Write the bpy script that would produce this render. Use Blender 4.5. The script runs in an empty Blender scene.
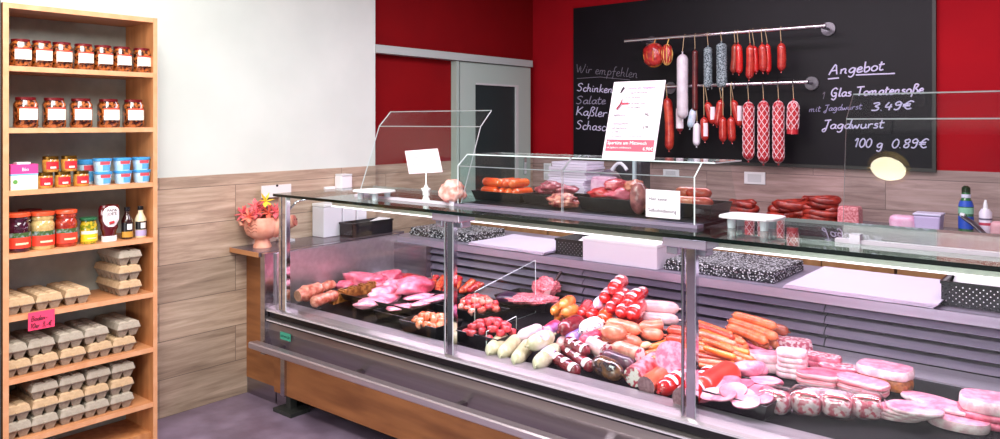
import bpy, bmesh, math, random
from math import sin, cos, pi, sqrt, atan2
from mathutils import Vector, Matrix, noise
random.seed(7)
COL = bpy.context.scene.collection
# ---------------------------------------------------------------- camera frame (metres, z up)
H = 1.55; F = 765.5; YAW = math.radians(39.5)
FX, FY = -sin(YAW), cos(YAW)
RX, RY = cos(YAW), sin(YAW)
def ray(x, y):
    u = x - 500.0
    return Vector((F*FX + u*RX, F*FY + u*RY, 123.0 - y))
def onZ(x, y, z):
    d = ray(x, y); return Vector((0, 0, H)) + d*((z-H)/d.z)
def onY(x, y, Y):
    d = ray(x, y); return Vector((0, 0, H)) + d*(Y/d.y)
def onX(x, y, X):
    d = ray(x, y); return Vector((0, 0, H)) + d*(X/d.x)
DA, DB, DY0 = .54, .0876, 2.515          # display floor: height at its front edge, slope, front edge
def deckz(Y): return DA + DB*(Y-DY0)
def deck(x, y, h=0.0):
    d = ray(x, y); k = (DA + h - DB*DY0 - H)/(d.z - DB*d.y)
    return Vector((0, 0, H)) + d*k
def mpp(p):                              # metres per photo pixel at p
    return (p.x*FX + p.y*FY)/F

# ---------------------------------------------------------------- materials
def lin(c):
    if isinstance(c, str):
        c = [int(c[i:i+2], 16)/255 for i in (0, 2, 4)]
    return tuple((v/12.92 if v <= .04045 else ((v+.055)/1.055)**2.4) for v in c[:3]) + (1,)
MATS = {}
def mat(name, c1, c2=None, scale=30, rough=.5, metal=0, bump=0, kind='noise', stretch=(1, 1, 1), lo=.35, hi=.65, spec=.5, coat=0, emit=0, ecol=None, detail=4, sss=0):
    if name in MATS: return MATS[name]
    m = bpy.data.materials.new(name); m.use_nodes = True; MATS[name] = m
    N = m.node_tree.nodes; L = m.node_tree.links; b = N['Principled BSDF']
    b.inputs['Base Color'].default_value = lin(c1); b.inputs['Roughness'].default_value = rough
    b.inputs['Metallic'].default_value = metal; b.inputs['Specular IOR Level'].default_value = spec
    b.inputs['Coat Weight'].default_value = coat; b.inputs['Coat Roughness'].default_value = .12
    if sss:
        b.inputs['Subsurface Weight'].default_value = sss; b.inputs['Subsurface Scale'].default_value = .01
    if emit:
        b.inputs['Emission Color'].default_value = lin(ecol or c1); b.inputs['Emission Strength'].default_value = emit
    if c2 is not None or bump:
        tc = N.new('ShaderNodeTexCoord'); mp = N.new('ShaderNodeMapping'); L.new(tc.outputs['Object'], mp.inputs['Vector'])
        mp.inputs['Scale'].default_value = [scale*s for s in stretch]
        if kind == 'noise':
            t = N.new('ShaderNodeTexNoise'); t.inputs['Scale'].default_value = 1; t.inputs['Detail'].default_value = detail; out = t.outputs['Fac']
        elif kind in ('dots', 'cells'):
            t = N.new('ShaderNodeTexVoronoi'); t.inputs['Scale'].default_value = 1; out = t.outputs['Distance' if kind == 'dots' else 'Color']
        elif kind == 'wave':
            t = N.new('ShaderNodeTexWave'); t.inputs['Scale'].default_value = 1; t.inputs['Distortion'].default_value = 3; t.inputs['Detail'].default_value = 3; out = t.outputs['Fac']
        L.new(mp.outputs['Vector'], t.inputs['Vector'])
        if c2 is not None:
            r = N.new('ShaderNodeValToRGB'); r.color_ramp.elements[0].position = lo; r.color_ramp.elements[1].position = hi
            r.color_ramp.elements[0].color = lin(c1); r.color_ramp.elements[1].color = lin(c2)
            L.new(out, r.inputs['Fac']); L.new(r.outputs['Color'], b.inputs['Base Color'])
        if bump:
            bp = N.new('ShaderNodeBump'); bp.inputs['Strength'].default_value = bump; bp.inputs['Distance'].default_value = .004
            L.new(out, bp.inputs['Height']); L.new(bp.outputs['Normal'], b.inputs['Normal'])
    return m
def glass(name, tint=(.93, .97, .96), f0=.045, power=5, top=.85):
    if name in MATS: return MATS[name]
    m = bpy.data.materials.new(name); m.use_nodes = True; MATS[name] = m
    N = m.node_tree.nodes; L = m.node_tree.links; N.clear()
    o = N.new('ShaderNodeOutputMaterial'); mx = N.new('ShaderNodeMixShader'); tr = N.new('ShaderNodeBsdfTransparent'); gl = N.new('ShaderNodeBsdfGlossy')
    tr.inputs['Color'].default_value = (*tint, 1); gl.inputs['Roughness'].default_value = .01
    lw = N.new('ShaderNodeLayerWeight'); lw.inputs['Blend'].default_value = .5
    p = N.new('ShaderNodeMath'); p.operation = 'POWER'; p.inputs[1].default_value = power
    mr = N.new('ShaderNodeMapRange'); mr.inputs['To Min'].default_value = f0; mr.inputs['To Max'].default_value = top
    L.new(lw.outputs['Facing'], p.inputs[0]); L.new(p.outputs[0], mr.inputs['Value']); L.new(mr.outputs[0], mx.inputs[0])
    L.new(tr.outputs[0], mx.inputs[1]); L.new(gl.outputs[0], mx.inputs[2]); L.new(mx.outputs[0], o.inputs['Surface'])
    return m
def planks(name, axis, c1, c2, c3, length=1.2, height=.2):
    m = bpy.data.materials.new(name); m.use_nodes = True; MATS[name] = m
    N = m.node_tree.nodes; L = m.node_tree.links; b = N['Principled BSDF']; b.inputs['Roughness'].default_value = .45
    g = N.new('ShaderNodeNewGeometry'); sp = N.new('ShaderNodeSeparateXYZ'); L.new(g.outputs['Position'], sp.inputs[0])
    cb = N.new('ShaderNodeCombineXYZ'); L.new(sp.outputs[axis], cb.inputs[0]); L.new(sp.outputs['Z'], cb.inputs[1])
    br = N.new('ShaderNodeTexBrick'); L.new(cb.outputs[0], br.inputs['Vector'])
    br.inputs['Scale'].default_value = 1; br.inputs['Brick Width'].default_value = length; br.inputs['Row Height'].default_value = height
    br.inputs['Mortar Size'].default_value = .0018; br.inputs['Bias'].default_value = 0; br.offset = .37
    br.inputs['Color1'].default_value = (.25, .25, .25, 1); br.inputs['Color2'].default_value = (.75, .75, .75, 1); br.inputs['Mortar'].default_value = (0, 0, 0, 1)
    mp = N.new('ShaderNodeMapping'); mp.inputs['Scale'].default_value = (2.2, 26, 1); L.new(cb.outputs[0], mp.inputs['Vector'])
    ad = N.new('ShaderNodeVectorMath'); ad.operation = 'MULTIPLY_ADD'; ad.inputs[1].default_value = (7, 7, 7)
    L.new(br.outputs['Color'], ad.inputs[0]); L.new(mp.outputs[0], ad.inputs[2])
    t = N.new('ShaderNodeTexNoise'); t.inputs['Scale'].default_value = 1; t.inputs['Detail'].default_value = 8; t.inputs['Roughness'].default_value = .65; t.inputs['Distortion'].default_value = .5
    L.new(ad.outputs[0], t.inputs['Vector'])
    r = N.new('ShaderNodeValToRGB'); r.color_ramp.elements[0].position = .3; r.color_ramp.elements[0].color = lin(c1)
    e = r.color_ramp.elements.new(.5); e.color = lin(c2); r.color_ramp.elements[-1].position = .72; r.color_ramp.elements[-1].color = lin(c3)
    L.new(t.outputs['Fac'], r.inputs['Fac'])
    mx = N.new('ShaderNodeMix'); mx.data_type = 'RGBA'; mx.blend_type = 'OVERLAY'; mx.inputs[0].default_value = .35
    L.new(r.outputs['Color'], mx.inputs[6]); L.new(br.outputs['Color'], mx.inputs[7])
    m2 = N.new('ShaderNodeMix'); m2.data_type = 'RGBA'; m2.inputs[7].default_value = lin('5a4c46')
    fm = N.new('ShaderNodeMath'); fm.operation = 'MULTIPLY'; fm.inputs[1].default_value = .7; L.new(br.outputs['Fac'], fm.inputs[0])
    L.new(fm.outputs[0], m2.inputs[0]); L.new(mx.outputs[2], m2.inputs[6])
    L.new(m2.outputs[2], b.inputs['Base Color'])
    return m
def perforated(name, col, hole=.33, scale=90):
    m = bpy.data.materials.new(name); m.use_nodes = True; MATS[name] = m
    N = m.node_tree.nodes; L = m.node_tree.links; b = N['Principled BSDF']; b.inputs['Base Color'].default_value = lin(col); b.inputs['Roughness'].default_value = .4
    tc = N.new('ShaderNodeTexCoord'); v = N.new('ShaderNodeTexVoronoi'); v.inputs['Scale'].default_value = scale; v.inputs['Randomness'].default_value = 0
    mp = N.new('ShaderNodeMapping'); mp.inputs['Rotation'].default_value = (0, math.radians(45), 0); L.new(tc.outputs['Object'], mp.inputs['Vector']); L.new(mp.outputs[0], v.inputs['Vector'])
    c = N.new('ShaderNodeMath'); c.operation = 'GREATER_THAN'; c.inputs[1].default_value = hole; L.new(v.outputs['Distance'], c.inputs[0]); L.new(c.outputs[0], b.inputs['Alpha'])
    return m

# ---------------------------------------------------------------- mesh builder
class B:
    def __init__(s): s.v = []; s.f = []; s.m = []
    def add(s, vs, fs, mi=0):
        o = len(s.v); s.v += [tuple(v) for v in vs]
        for f in fs: s.f.append(tuple(i+o for i in f)); s.m.append(mi)
        return s
    def box(s, x0, x1, y0, y1, z0, z1, mi=0):
        return s.add([(x0,y0,z0),(x1,y0,z0),(x1,y1,z0),(x0,y1,z0),(x0,y0,z1),(x1,y0,z1),(x1,y1,z1),(x0,y1,z1)],
                     [(0,3,2,1),(4,5,6,7),(0,1,5,4),(1,2,6,5),(2,3,7,6),(3,0,4,7)], mi)
    def frus(s, c, w0, d0, w1, d1, z0, z1, mi=0):       # tapered block centred on c
        x, y = c
        q = lambda w, d, z: [(x-w/2,y-d/2,z),(x+w/2,y-d/2,z),(x+w/2,y+d/2,z),(x-w/2,y+d/2,z)]
        return s.add(q(w0,d0,z0)+q(w1,d1,z1), [(0,3,2,1),(4,5,6,7),(0,1,5,4),(1,2,6,5),(2,3,7,6),(3,0,4,7)], mi)
    def quadslab(s, q, n, t, mi=0, mside=None):         # quad q (4 points) given thickness t along n
        n = Vector(n).normalized()*t; a = [Vector(p) for p in q]; b = [p+n for p in a]
        s.add(a+b, [(0,3,2,1),(4,5,6,7)], mi)
        return s.add(a+b, [(0,1,5,4),(1,2,6,5),(2,3,7,6),(3,0,4,7)], mi if mside is None else mside)
    def extrude(s, prof, x0, x1, mi=0):                 # (y,z) outline pushed along x
        n = len(prof); vs = [(x0,y,z) for y,z in prof]+[(x1,y,z) for y,z in prof]
        fs = [(i,(i+1)%n,(i+1)%n+n,i+n) for i in range(n)] + [tuple(range(n-1,-1,-1)), tuple(range(n,2*n))]
        return s.add(vs, fs, mi)
    def prismz(s, pts, z0, z1, mi=0):
        n = len(pts); vs = [(x,y,z0) for x,y in pts]+[(x,y,z1) for x,y in pts]
        fs = [(i,(i+1)%n,(i+1)%n+n,i+n) for i in range(n)] + [tuple(range(n-1,-1,-1)), tuple(range(n,2*n))]
        return s.add(vs, fs, mi)
    def lathe(s, prof, seg=24, n=2.0, mi=0, c=(0,0,0), a0=0, a1=2*pi, mis=None):
        full = abs(a1-a0-2*pi) < 1e-6; cnt = seg if full else seg+1; vs = []
        for r, z in prof:
            for i in range(cnt):
                a = a0+(a1-a0)*i/seg
                k = 1.0 if n == 2 else (abs(cos(a))**n+abs(sin(a))**n)**(-1/n)
                vs.append((c[0]+r*k*cos(a), c[1]+r*k*sin(a), c[2]+z))
        for j in range(len(prof)-1):
            fs = []
            for i in range(seg):
                i2 = (i+1) % cnt
                fs.append((j*cnt+i, j*cnt+i2, (j+1)*cnt+i2, (j+1)*cnt+i))
            o = len(s.v)
            for f in fs: s.f.append(tuple(q+o for q in f)); s.m.append(mis[j] if mis else mi)
        s.v += vs
        return s
    def tube(s, path, rad, seg=10, mi=0, cap=True, flat=1.0, cmi=None):
        path = [Vector(p) for p in path]; n = len(path)
        if not hasattr(rad, '__len__'): rad = [rad]*n
        o = len(s.v); up = None
        for i, p in enumerate(path):
            t = (path[min(i+1,n-1)]-path[max(i-1,0)]).normalized()
            if up is None:
                up = Vector((0,0,1)) if abs(t.z) < .9 else Vector((1,0,0))
            sd = t.cross(up).normalized(); u2 = sd.cross(t).normalized(); up = u2
            for k in range(seg):
                a = 2*pi*k/seg; s.v.append(tuple(p + sd*(cos(a)*rad[i]) + u2*(sin(a)*rad[i]*flat)))
        for i in range(n-1):
            for k in range(seg):
                k2 = (k+1) % seg; s.f.append((o+i*seg+k, o+i*seg+k2, o+(i+1)*seg+k2, o+(i+1)*seg+k)); s.m.append(mi)
        if cap:
            s.f.append(tuple(o+k for k in range(seg-1,-1,-1))); s.m.append(mi if cmi is None or cmi[0] is None else cmi[0])
            s.f.append(tuple(o+(n-1)*seg+k for k in range(seg))); s.m.append(mi if cmi is None or cmi[1] is None else cmi[1])
        return s
    def build(s, name, ms, parent=None, loc=None, rz=0, smooth=False, world=False, bevel=0, center=False):
        if not isinstance(ms, (list, tuple)): ms = [ms]
        vs = s.v
        L = Vector((0,0,0))
        if center:                                      # put the object's origin at the foot of its own shape
            xs = [v[0] for v in vs]; ys = [v[1] for v in vs]; zs = [v[2] for v in vs]
            L = Vector(((min(xs)+max(xs))/2, (min(ys)+max(ys))/2, min(zs)))
            vs = [(v[0]-L.x, v[1]-L.y, v[2]-L.z) for v in vs]
        me = bpy.data.meshes.new(name); me.from_pydata(vs, [], s.f)
        for m in ms: me.materials.append(m)
        me.polygons.foreach_set('material_index', s.m)
        bm = bmesh.new(); bm.from_mesh(me); bmesh.ops.recalc_face_normals(bm, faces=bm.faces); bm.to_mesh(me); bm.free()
        if smooth:
            me.polygons.foreach_set('use_smooth', [True]*len(me.polygons))
            if smooth != 'all':
                try: me.set_sharp_from_angle(angle=math.radians(40))
                except Exception: pass
        o = bpy.data.objects.new(name, me); COL.objects.link(o)
        if loc is not None: L = L + Vector(loc)
        if parent is not None:
            o.parent = parent
            if world: L = L - parent_world(parent)
        o.location = L; o.rotation_euler = (0, 0, rz)
        if bevel:
            md = o.modifiers.new('edge', 'BEVEL'); md.width = bevel; md.segments = 2; md.limit_method = 'ANGLE'
        return o
def parent_world(p):
    v = Vector(p.location)
    while p.parent is not None: p = p.parent; v += Vector(p.location)
    return v
def tag(o, label, cat, group=None, kind=None):
    if label: o['label'] = label
    if cat: o['category'] = cat
    if group: o['group'] = group
    if kind: o['kind'] = kind
    return o
def thing(name, label, cat, loc=(0,0,0), rz=0, group=None):
    o = bpy.data.objects.new(name, None); COL.objects.link(o); o.location = loc; o.rotation_euler = (0,0,rz); o.empty_display_size = .05
    return tag(o, label, cat, group)
def kids(o): return [c for c in bpy.data.objects if c.parent is o]
def dup(root, loc, rz, label, group=None):
    r = root.copy(); COL.objects.link(r); r.location = loc; r.rotation_euler = (0,0,rz); r['label'] = label
    if group: r['group'] = group
    for ch in kids(root):
        if ch.parent is not root: continue
        c = ch.copy(); COL.objects.link(c); c.parent = r
        for g in kids(ch):
            d = g.copy(); COL.objects.link(d); d.parent = c
    return r
def struct(name, b, m, **k): o = b.build(name, m, **k); o['kind'] = 'structure'; return o

# ---------------------------------------------------------------- text: strokes for handwriting, font for print
G = {  # polylines in a box 1 high, x from 0; first number is the advance
'A':(.7,[[0,0,.1,.4,.32,1,.42,.5,.5,0],[.1,.38,.48,.42]]),'W':(1.0,[[0,.9,.12,.3,.22,0,.4,.7,.5,.05,.62,.02,.82,.6,.88,1]]),'S':(.6,[[.5,.85,.35,1,.12,.9,.1,.7,.35,.5,.42,.25,.25,.02,.02,.1]]),
'K':(.6,[[.08,1,.05,0],[.5,.95,.1,.45,.3,.3,.55,0]]),'G':(.7,[[.55,.8,.4,1,.15,.8,.08,.4,.25,.05,.45,.15,.5,.42,.3,.42],[.5,.42,.5,-.1,.35,-.35,.15,-.2]]),'T':(.6,[[0,.95,.6,1],[.32,.97,.25,0]]),
'J':(.55,[[.1,.95,.55,1],[.4,.97,.32,.2,.25,-.25,.1,-.3,.05,-.1,.3,.1]]),'F':(.55,[[.1,1,.05,0],[.1,1,.5,1],[.08,.5,.4,.55]]),'B':(.6,[[.08,0,.1,1,.4,.95,.42,.6,.1,.52,.45,.45,.45,.1,.08,0]]),
'a':(.5,[[.4,.42,.22,.5,.05,.3,.1,.05,.28,.05,.4,.35],[.41,.48,.38,.1,.5,.03]]),'b':(.45,[[.05,1,.08,.05,.25,0,.38,.2,.3,.45,.1,.38]]),'c':(.4,[[.35,.42,.2,.5,.05,.3,.1,.05,.25,0,.38,.1]]),
'd':(.5,[[.4,.42,.22,.5,.05,.3,.1,.05,.28,.05,.4,.35],[.46,1,.38,.1,.5,.03]]),'e':(.42,[[.05,.22,.3,.3,.3,.45,.18,.5,.05,.3,.08,.05,.22,0,.4,.1]]),'f':(.4,[[.38,.95,.28,1,.2,.8,.15,.2,.1,-.35],[.03,.45,.35,.5]]),
'g':(.5,[[.4,.42,.22,.5,.05,.3,.1,.08,.28,.08,.4,.4],[.41,.48,.36,-.2,.2,-.4,.05,-.28]]),'h':(.5,[[.1,1,.05,0],[.06,.3,.2,.48,.33,.4,.32,.1,.42,.02]]),'i':(.25,[[.08,.48,.06,.1,.18,.03],[.11,.68,.13,.72]]),
'k':(.45,[[.1,1,.05,0],[.35,.5,.08,.25,.25,.15,.4,0]]),'l':(.25,[[.14,1,.06,.2,.1,.03,.22,.08]]),'m':(.75,[[.05,.48,.04,0,.05,.3,.18,.48,.27,.4,.26,0,.28,.3,.42,.48,.52,.4,.5,.05,.65,.03]]),
'n':(.5,[[.05,.48,.04,0,.05,.3,.2,.48,.32,.4,.3,.08,.42,.03]]),'o':(.45,[[.2,.5,.05,.35,.06,.1,.2,0,.36,.12,.36,.38,.2,.5]]),'p':(.48,[[.1,.48,.02,-.4],[.08,.3,.22,.5,.38,.38,.32,.1,.18,.02,.06,.12]]),
'r':(.36,[[.05,.48,.04,0,.05,.28,.16,.46,.32,.44]]),'s':(.38,[[.3,.45,.15,.48,.08,.35,.28,.2,.22,.02,.03,.03]]),'t':(.35,[[.14,.85,.08,.15,.18,0,.3,.08],[0,.55,.32,.58]]),'u':(.5,[[.05,.48,.05,.1,.18,0,.33,.12,.36,.48,.34,.1,.45,.03]]),
'w':(.62,[[.02,.46,.08,.08,.16,.02,.27,.35,.35,.03,.45,.1,.52,.48]]),'ß':(.5,[[-.02,-.35,.1,.3,.15,.9,.3,1,.42,.85,.25,.55,.42,.3,.35,.02,.18,.03]]),
'0':(.5,[[.25,1,.08,.7,.06,.25,.22,0,.4,.25,.42,.75,.25,1]]),'1':(.35,[[.03,.7,.22,1,.15,0]]),'2':(.5,[[.05,.75,.2,1,.4,.8,.3,.45,.04,.02,.42,.04]]),'3':(.5,[[.05,.9,.3,1,.4,.8,.18,.55,.4,.35,.3,.05,.02,.08]]),
'4':(.5,[[.2,1,.05,.4,.42,.42],[.35,.75,.28,0]]),'8':(.5,[[.3,.95,.1,.85,.15,.6,.38,.35,.3,.05,.1,.1,.12,.35,.38,.65,.38,.9,.25,1]]),'9':(.5,[[.38,.8,.25,1,.08,.8,.15,.55,.38,.65,.4,.85,.34,.2,.2,0,.05,.1]]),
'5':(.5,[[.4,1,.12,1,.08,.6,.35,.55,.38,.15,.2,0,.03,.1]]),'6':(.5,[[.35,1,.1,.5,.08,.1,.25,0,.4,.2,.3,.45,.1,.3]]),'.':(.22,[[.05,.02,.08,.04]]),',':(.22,[[.08,.05,.02,-.15]]),'-':(.35,[[.03,.3,.3,.32]]),'€':(.6,[[.55,.85,.38,1,.15,.7,.12,.3,.3,.02,.5,.12],[0,.6,.42,.62],[0,.4,.4,.42]]),' ':(.35,[]),
}
def strokes(b, txt, org, ux, uz, nrm, h, w, r, mi=0, slant=.12):
    """hand-written line: org, right vector ux, up vector uz, letter height h, total width w"""
    org, ux, uz, nrm = Vector(org), Vector(ux), Vector(uz), Vector(nrm)
    tot = sum(G[c][0] for c in txt); kx = w/tot; x = 0
    for c in txt:
        adv, ls = G[c]
        for l in ls:
            pts = [Vector((l[i], l[i+1])) for i in range(0, len(l), 2)]; q = []
            for i in range(len(pts)-1):
                p0, p1, p2, p3 = pts[max(i-1,0)], pts[i], pts[i+1], pts[min(i+2,len(pts)-1)]
                for k in range(3):
                    t = k/3; q.append(.5*((2*p1)+(p2-p0)*t+(2*p0-5*p1+4*p2-p3)*t*t+(3*p1-p0-3*p2+p3)*t**3))
            q.append(pts[-1])
            b.tube([org+ux*((x+p.x+slant*p.y)*kx)+uz*(p.y*h)+nrm*.001 for p in q], r, 5, mi)
        x += adv
def printed(name, txt, loc, rot, size, m, parent, align='LEFT', xs=1):
    c = bpy.data.curves.new(name, 'FONT'); c.body = txt; c.size = size; c.align_x = align; c.extrude = .0003; c.space_line = .9
    c.resolution_u = 2; tmp = bpy.data.objects.new(name, c); me = bpy.data.meshes.new_from_object(tmp); bpy.data.objects.remove(tmp)
    me.materials.clear(); me.materials.append(m); o = bpy.data.objects.new(name, me); COL.objects.link(o); o.parent = parent; o.location = loc; o.rotation_euler = rot; o.scale = (xs,1,1)
    return o

# ---------------------------------------------------------------- shared materials
steel = mat('brushed_steel', 'b4b0b4', 'c8c4c8', 60, .22, 1, kind='noise', stretch=(.02,1,1))
steel_dark = mat('dull_steel', '9a949c', 'aaa4ac', 50, .3, 1, stretch=(.02,1,1))
chrome = mat('chrome', 'd8d8dc', rough=.08, metal=1)
oak = mat('oak_veneer', 'a8693c', 'c98a58', 26, .45, kind='noise', stretch=(1,1,.12), lo=.3, hi=.7)
oak_edge = mat('oak_edge', 'd8a078', 'cf9368', 20, .5)
oak_h = mat('oak_board', 'c88c60', 'b87a50', 26, .45, stretch=(1,.1,1))
oak_dark = mat('oak_front', '7a4a28', 'a26a3e', 14, .4, stretch=(.18,1,1.2), lo=.3, hi=.7)
greyback = mat('grey_board', 'a4aca8', 'b0b8b2', 20, .7)
black_pl = mat('black_plastic', '141216', rough=.28)
slate = mat('black_slate', '070608', '0c0a0e', 80, .55, spec=.15)
white_pl = mat('white_plastic', 'f0eef2', rough=.35)
paper = mat('white_paper', 'f4f0f4', rough=.7)
g_clear = glass('clear_glass', f0=.025)
g_shelf = glass('glass_shelf', (.88, .95, .93), f0=.05, power=3.6)
g_edge_dark = mat('glass_edge_dark', '061512', rough=.1)
g_edge_light = mat('glass_edge_light', 'e4eef0', rough=.2, emit=0)
string = mat('butcher_twine', 'c8b088', rough=.9)
clipm = mat('metal_clip', 'c0c0c4', rough=.3, metal=1)
red_lab = mat('red_label', 'c8202c', rough=.5)
chalk = mat('chalk_marker', 'cfcbe8', rough=.8)
chalk_dim = mat('faint_chalk', '7d7a86', rough=.9)
# ================================================================ ROOM
XW, XR, YB, YE, ZC = -3.93, -4.0, 5.3, 3.446, 2.8
tile_w = planks('wood_tile_side', 'Y', '8d7868', 'b49e8a', 'd0bca8')
tile_b = planks('wood_tile_back', 'X', '7c625e', '9c827c', 'b89c98')
m_white = mat('white_paint', 'd2dcd6', 'd9e2dc', 3, .8)
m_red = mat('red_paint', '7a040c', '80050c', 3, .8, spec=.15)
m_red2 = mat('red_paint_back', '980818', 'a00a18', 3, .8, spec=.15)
m_floor = mat('grey_lilac_floor', '6a5a6c', '84748a', 6, .35, detail=8)
struct('floor', B().box(-4.1, 3.0, -3.5, 5.4, -.06, 0), m_floor)
struct('ceiling', B().box(-4.1, 3.0, -3.5, 5.4, ZC, ZC+.06), mat('ceiling_white', 'd9d9d6', rough=.9))
struct('wall_left', B().box(-4.1, XW, -3.5, YE, 1.262, ZC), m_white)
struct('wall_left_tiles', B().box(-4.1, XW+.004, -3.5, YE, 0, 1.262), tile_w)
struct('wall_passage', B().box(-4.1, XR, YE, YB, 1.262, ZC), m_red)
struct('wall_passage_tiles', B().box(-4.1, XR+.004, YE, YB, 0, 1.262), tile_w)
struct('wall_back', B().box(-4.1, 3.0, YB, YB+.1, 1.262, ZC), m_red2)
struct('wall_back_tiles', B().box(XR, 3.0, YB-.006, YB+.1, 0, 1.262), tile_b)
struct('wall_right', B().box(3.0, 3.1, -3.5, 5.4, 0, ZC), m_white)
struct('wall_front', B().box(-4.1, 3.0, -3.6, -3.5, 0, ZC), mat('front_wall_paint', '6f6a68', rough=.8))
# sliding door with its rail in the recessed wall
dg = mat('pale_door_paint', 'a8bcb2', rough=.4); dgl = mat('dark_door_glass', '263232', rough=.4, spec=.3)
door = thing('door_1', 'pale grey-green sliding door with a tall dark glass panel and long top rail', 'door', (XR, 4.8, 0)); door['kind'] = 'structure'
b = B(); x0, x1 = XR+.006, XR+.05
y0, y1, z0, z1 = 4.31, 5.20, .02, 2.02
b.box(x0,x1,y0,4.49,z0,z1).box(x0,x1,5.03,y1,z0,z1).box(x0,x1,4.49,5.03,1.865,z1).box(x0,x1,4.49,5.03,z0,.75)
b.build('door_leaf', dg, door, world=True)
B().box(x0+.012,x1-.012,4.49,5.03,.75,1.865).build('door_glass', dgl, door, world=True)
b = B().box(x0+.02,x1+.004,5.0,5.03,.75,1.865).box(x0+.02,x1+.004,4.49,5.0,1.85,1.865)
b.build('glazing_bead', mat('door_bead', 'c3c8c6', rough=.4), door, world=True)
B().box(XR+.004,XR+.075,YE+.002,5.20,2.025,2.08).build('sliding_rail', mat('rail_paint', 'b0bcb8', rough=.4), door, world=True)
B().box(XR+.052,XR+.062,5.10,5.13,1.12,1.26).build('door_handle', chrome, door, world=True)
B().box(XR+.004,XR+.06,4.262,4.29,0,2.02).build('door_frame', dg, door, world=True)

# blackboard
BX0, BX1 = -3.565, -.935
bb = thing('blackboard', 'large black chalkboard with handwritten meat offers on the back wall', 'blackboard', ((BX0+BX1)/2, YB, 1.24))
B().box(BX0, BX1, YB-.02, YB-.002, 1.272, 2.5).build('board', mat('chalkboard_black', '0c0a10', '100e15', 4, .5, spec=.25), bb, world=True)
b = B().box(BX0, BX1, YB-.028, YB-.002, 1.25, 1.272).box(BX1, BX1+.02, YB-.028, YB-.002, 1.25, 2.5)
b.build('frame', mat('board_frame', '2a2a26', rough=.5), bb, world=True)
YT = YB-.021
def chalkline(name, txt, px0, py0, px1, py1, hpx, r, m=chalk):
    """text between two photo points of its base line"""
    p = onY(px0, py0, YT); q = onY(px1, py1, YT); d = (q-p); w = d.length; h = hpx*YT/ray((px0+px1)/2, 0).y
    b = B(); strokes(b, txt, p, d.normalized(), Vector((0,0,1)), Vector((0,-1,0)), h, w, r)
    return b.build(name, m, bb, world=True)
chalkline('chalk_writing', 'Wir empfehlen', 576, 72, 638, 78, 9, .0022, chalk_dim)
chalkline('chalk_writing', 'Schinken', 577, 91, 613, 93, 8, .004)
chalkline('chalk_writing', 'Salate', 576, 104, 606, 104, 8, .0035, mat('mid_chalk', '9a96ac', rough=.9))
chalkline('chalk_writing', 'Kaßler', 576, 115, 607, 117, 9, .004)
chalkline('chalk_writing', 'Schaschlik', 576, 129, 622, 132, 9, .004)
chalkline('chalk_writing', 'Angebot', 829, 75, 884, 70, 10, .005)
chalkline('chalk_writing', '1', 822, 99, 825, 99, 7, .0025, chalk_dim)
chalkline('chalk_writing', 'Glas Tomatensoße', 830, 97, 924, 93, 9, .005)
chalkline('chalk_writing', 'mit Jagdwurst', 809, 112, 862, 109, 6, .0026, mat('thin_chalk', 'a29ec0', rough=.9))
chalkline('chalk_writing', '3.49€', 871, 111, 913, 109, 8, .005)
chalkline('chalk_writing', 'Jagdwurst', 822, 129, 884, 128, 9, .0045)
chalkline('chalk_writing', '100 g', 854, 147, 883, 148, 9, .0045)
chalkline('chalk_writing', '0.89€', 891, 148, 928, 148, 9, .0045)
for a in ((828,79,839,78),(856,75,895,73.5)):
    B().tube([onY(a[0],a[1],YT), onY(a[2],a[3],YT)], .005, 6).build('chalk_underline', chalk, bb, world=True)
B().tube([onY(577,78.5,YT), onY(600,77,YT), onY(630,80,YT)], .002, 5).build('chalk_underline', chalk_dim, bb, world=True)

# ================================================================ LEFT SHELF
SX0, SX1, SY0, SY1 = -3.925, -3.63, 1.144, 1.80
BZ = [.207, .471, .735, .999, 1.265, 1.529, 1.791, 2.055]       # top faces of the boards
sh = thing('shelf_unit', 'tall oak shelf unit with grey back full of jars and egg cartons', 'shelf', ((SX0+SX1)/2, (SY0+SY1)/2, 0))
B().box(SX0,SX1,SY0,SY0+.022,0,2.055).build('side_panel', oak, sh, world=True)
B().box(SX0,SX1,SY1-.02,SY1,0,2.055).build('side_panel', oak, sh, world=True)
B().box(SX1,SX1+.002,SY0,SY0+.022,0,2.055).box(SX1,SX1+.002,SY1-.02,SY1,0,2.055).build('edge_band', oak_edge, sh, world=True)
B().box(SX0,SX0+.01,SY0+.022,SY1-.02,0,2.055).build('back_panel', greyback, sh, world=True)
for z in BZ:
    s_ = B().box(SX0+.01,SX1-.002,SY0+.022,SY1-.02,z-.022,z).build('shelf_board', oak_h, sh, world=True)
    B().box(SX1-.002,SX1,SY0+.022,SY1-.02,z-.022,z).build('edge_band', oak_edge, s_, world=True)
B().box(SX0+.02,SX1-.02,SY0+.022,SY1-.02,0,.06).build('plinth', oak, sh, world=True)
nb = thing('storage_cabinet', 'dark grey cabinet side beside the oak shelf at the photo edge', 'cabinet', (-3.78, .9, 0))
B().box(-3.925,-3.64,.7,1.14,.06,2.1).build('body', mat('dark_grey_laminate', '3a4044', rough=.5), nb, world=True)
B().box(-3.64,-3.625,.705,1.135,.08,2.08).build('door', mat('dark_grey_door', '3f454a', rough=.45), nb, world=True)
B().box(-3.92,-3.66,.72,1.12,0,.06).build('plinth', black_pl, nb, world=True)

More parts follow.
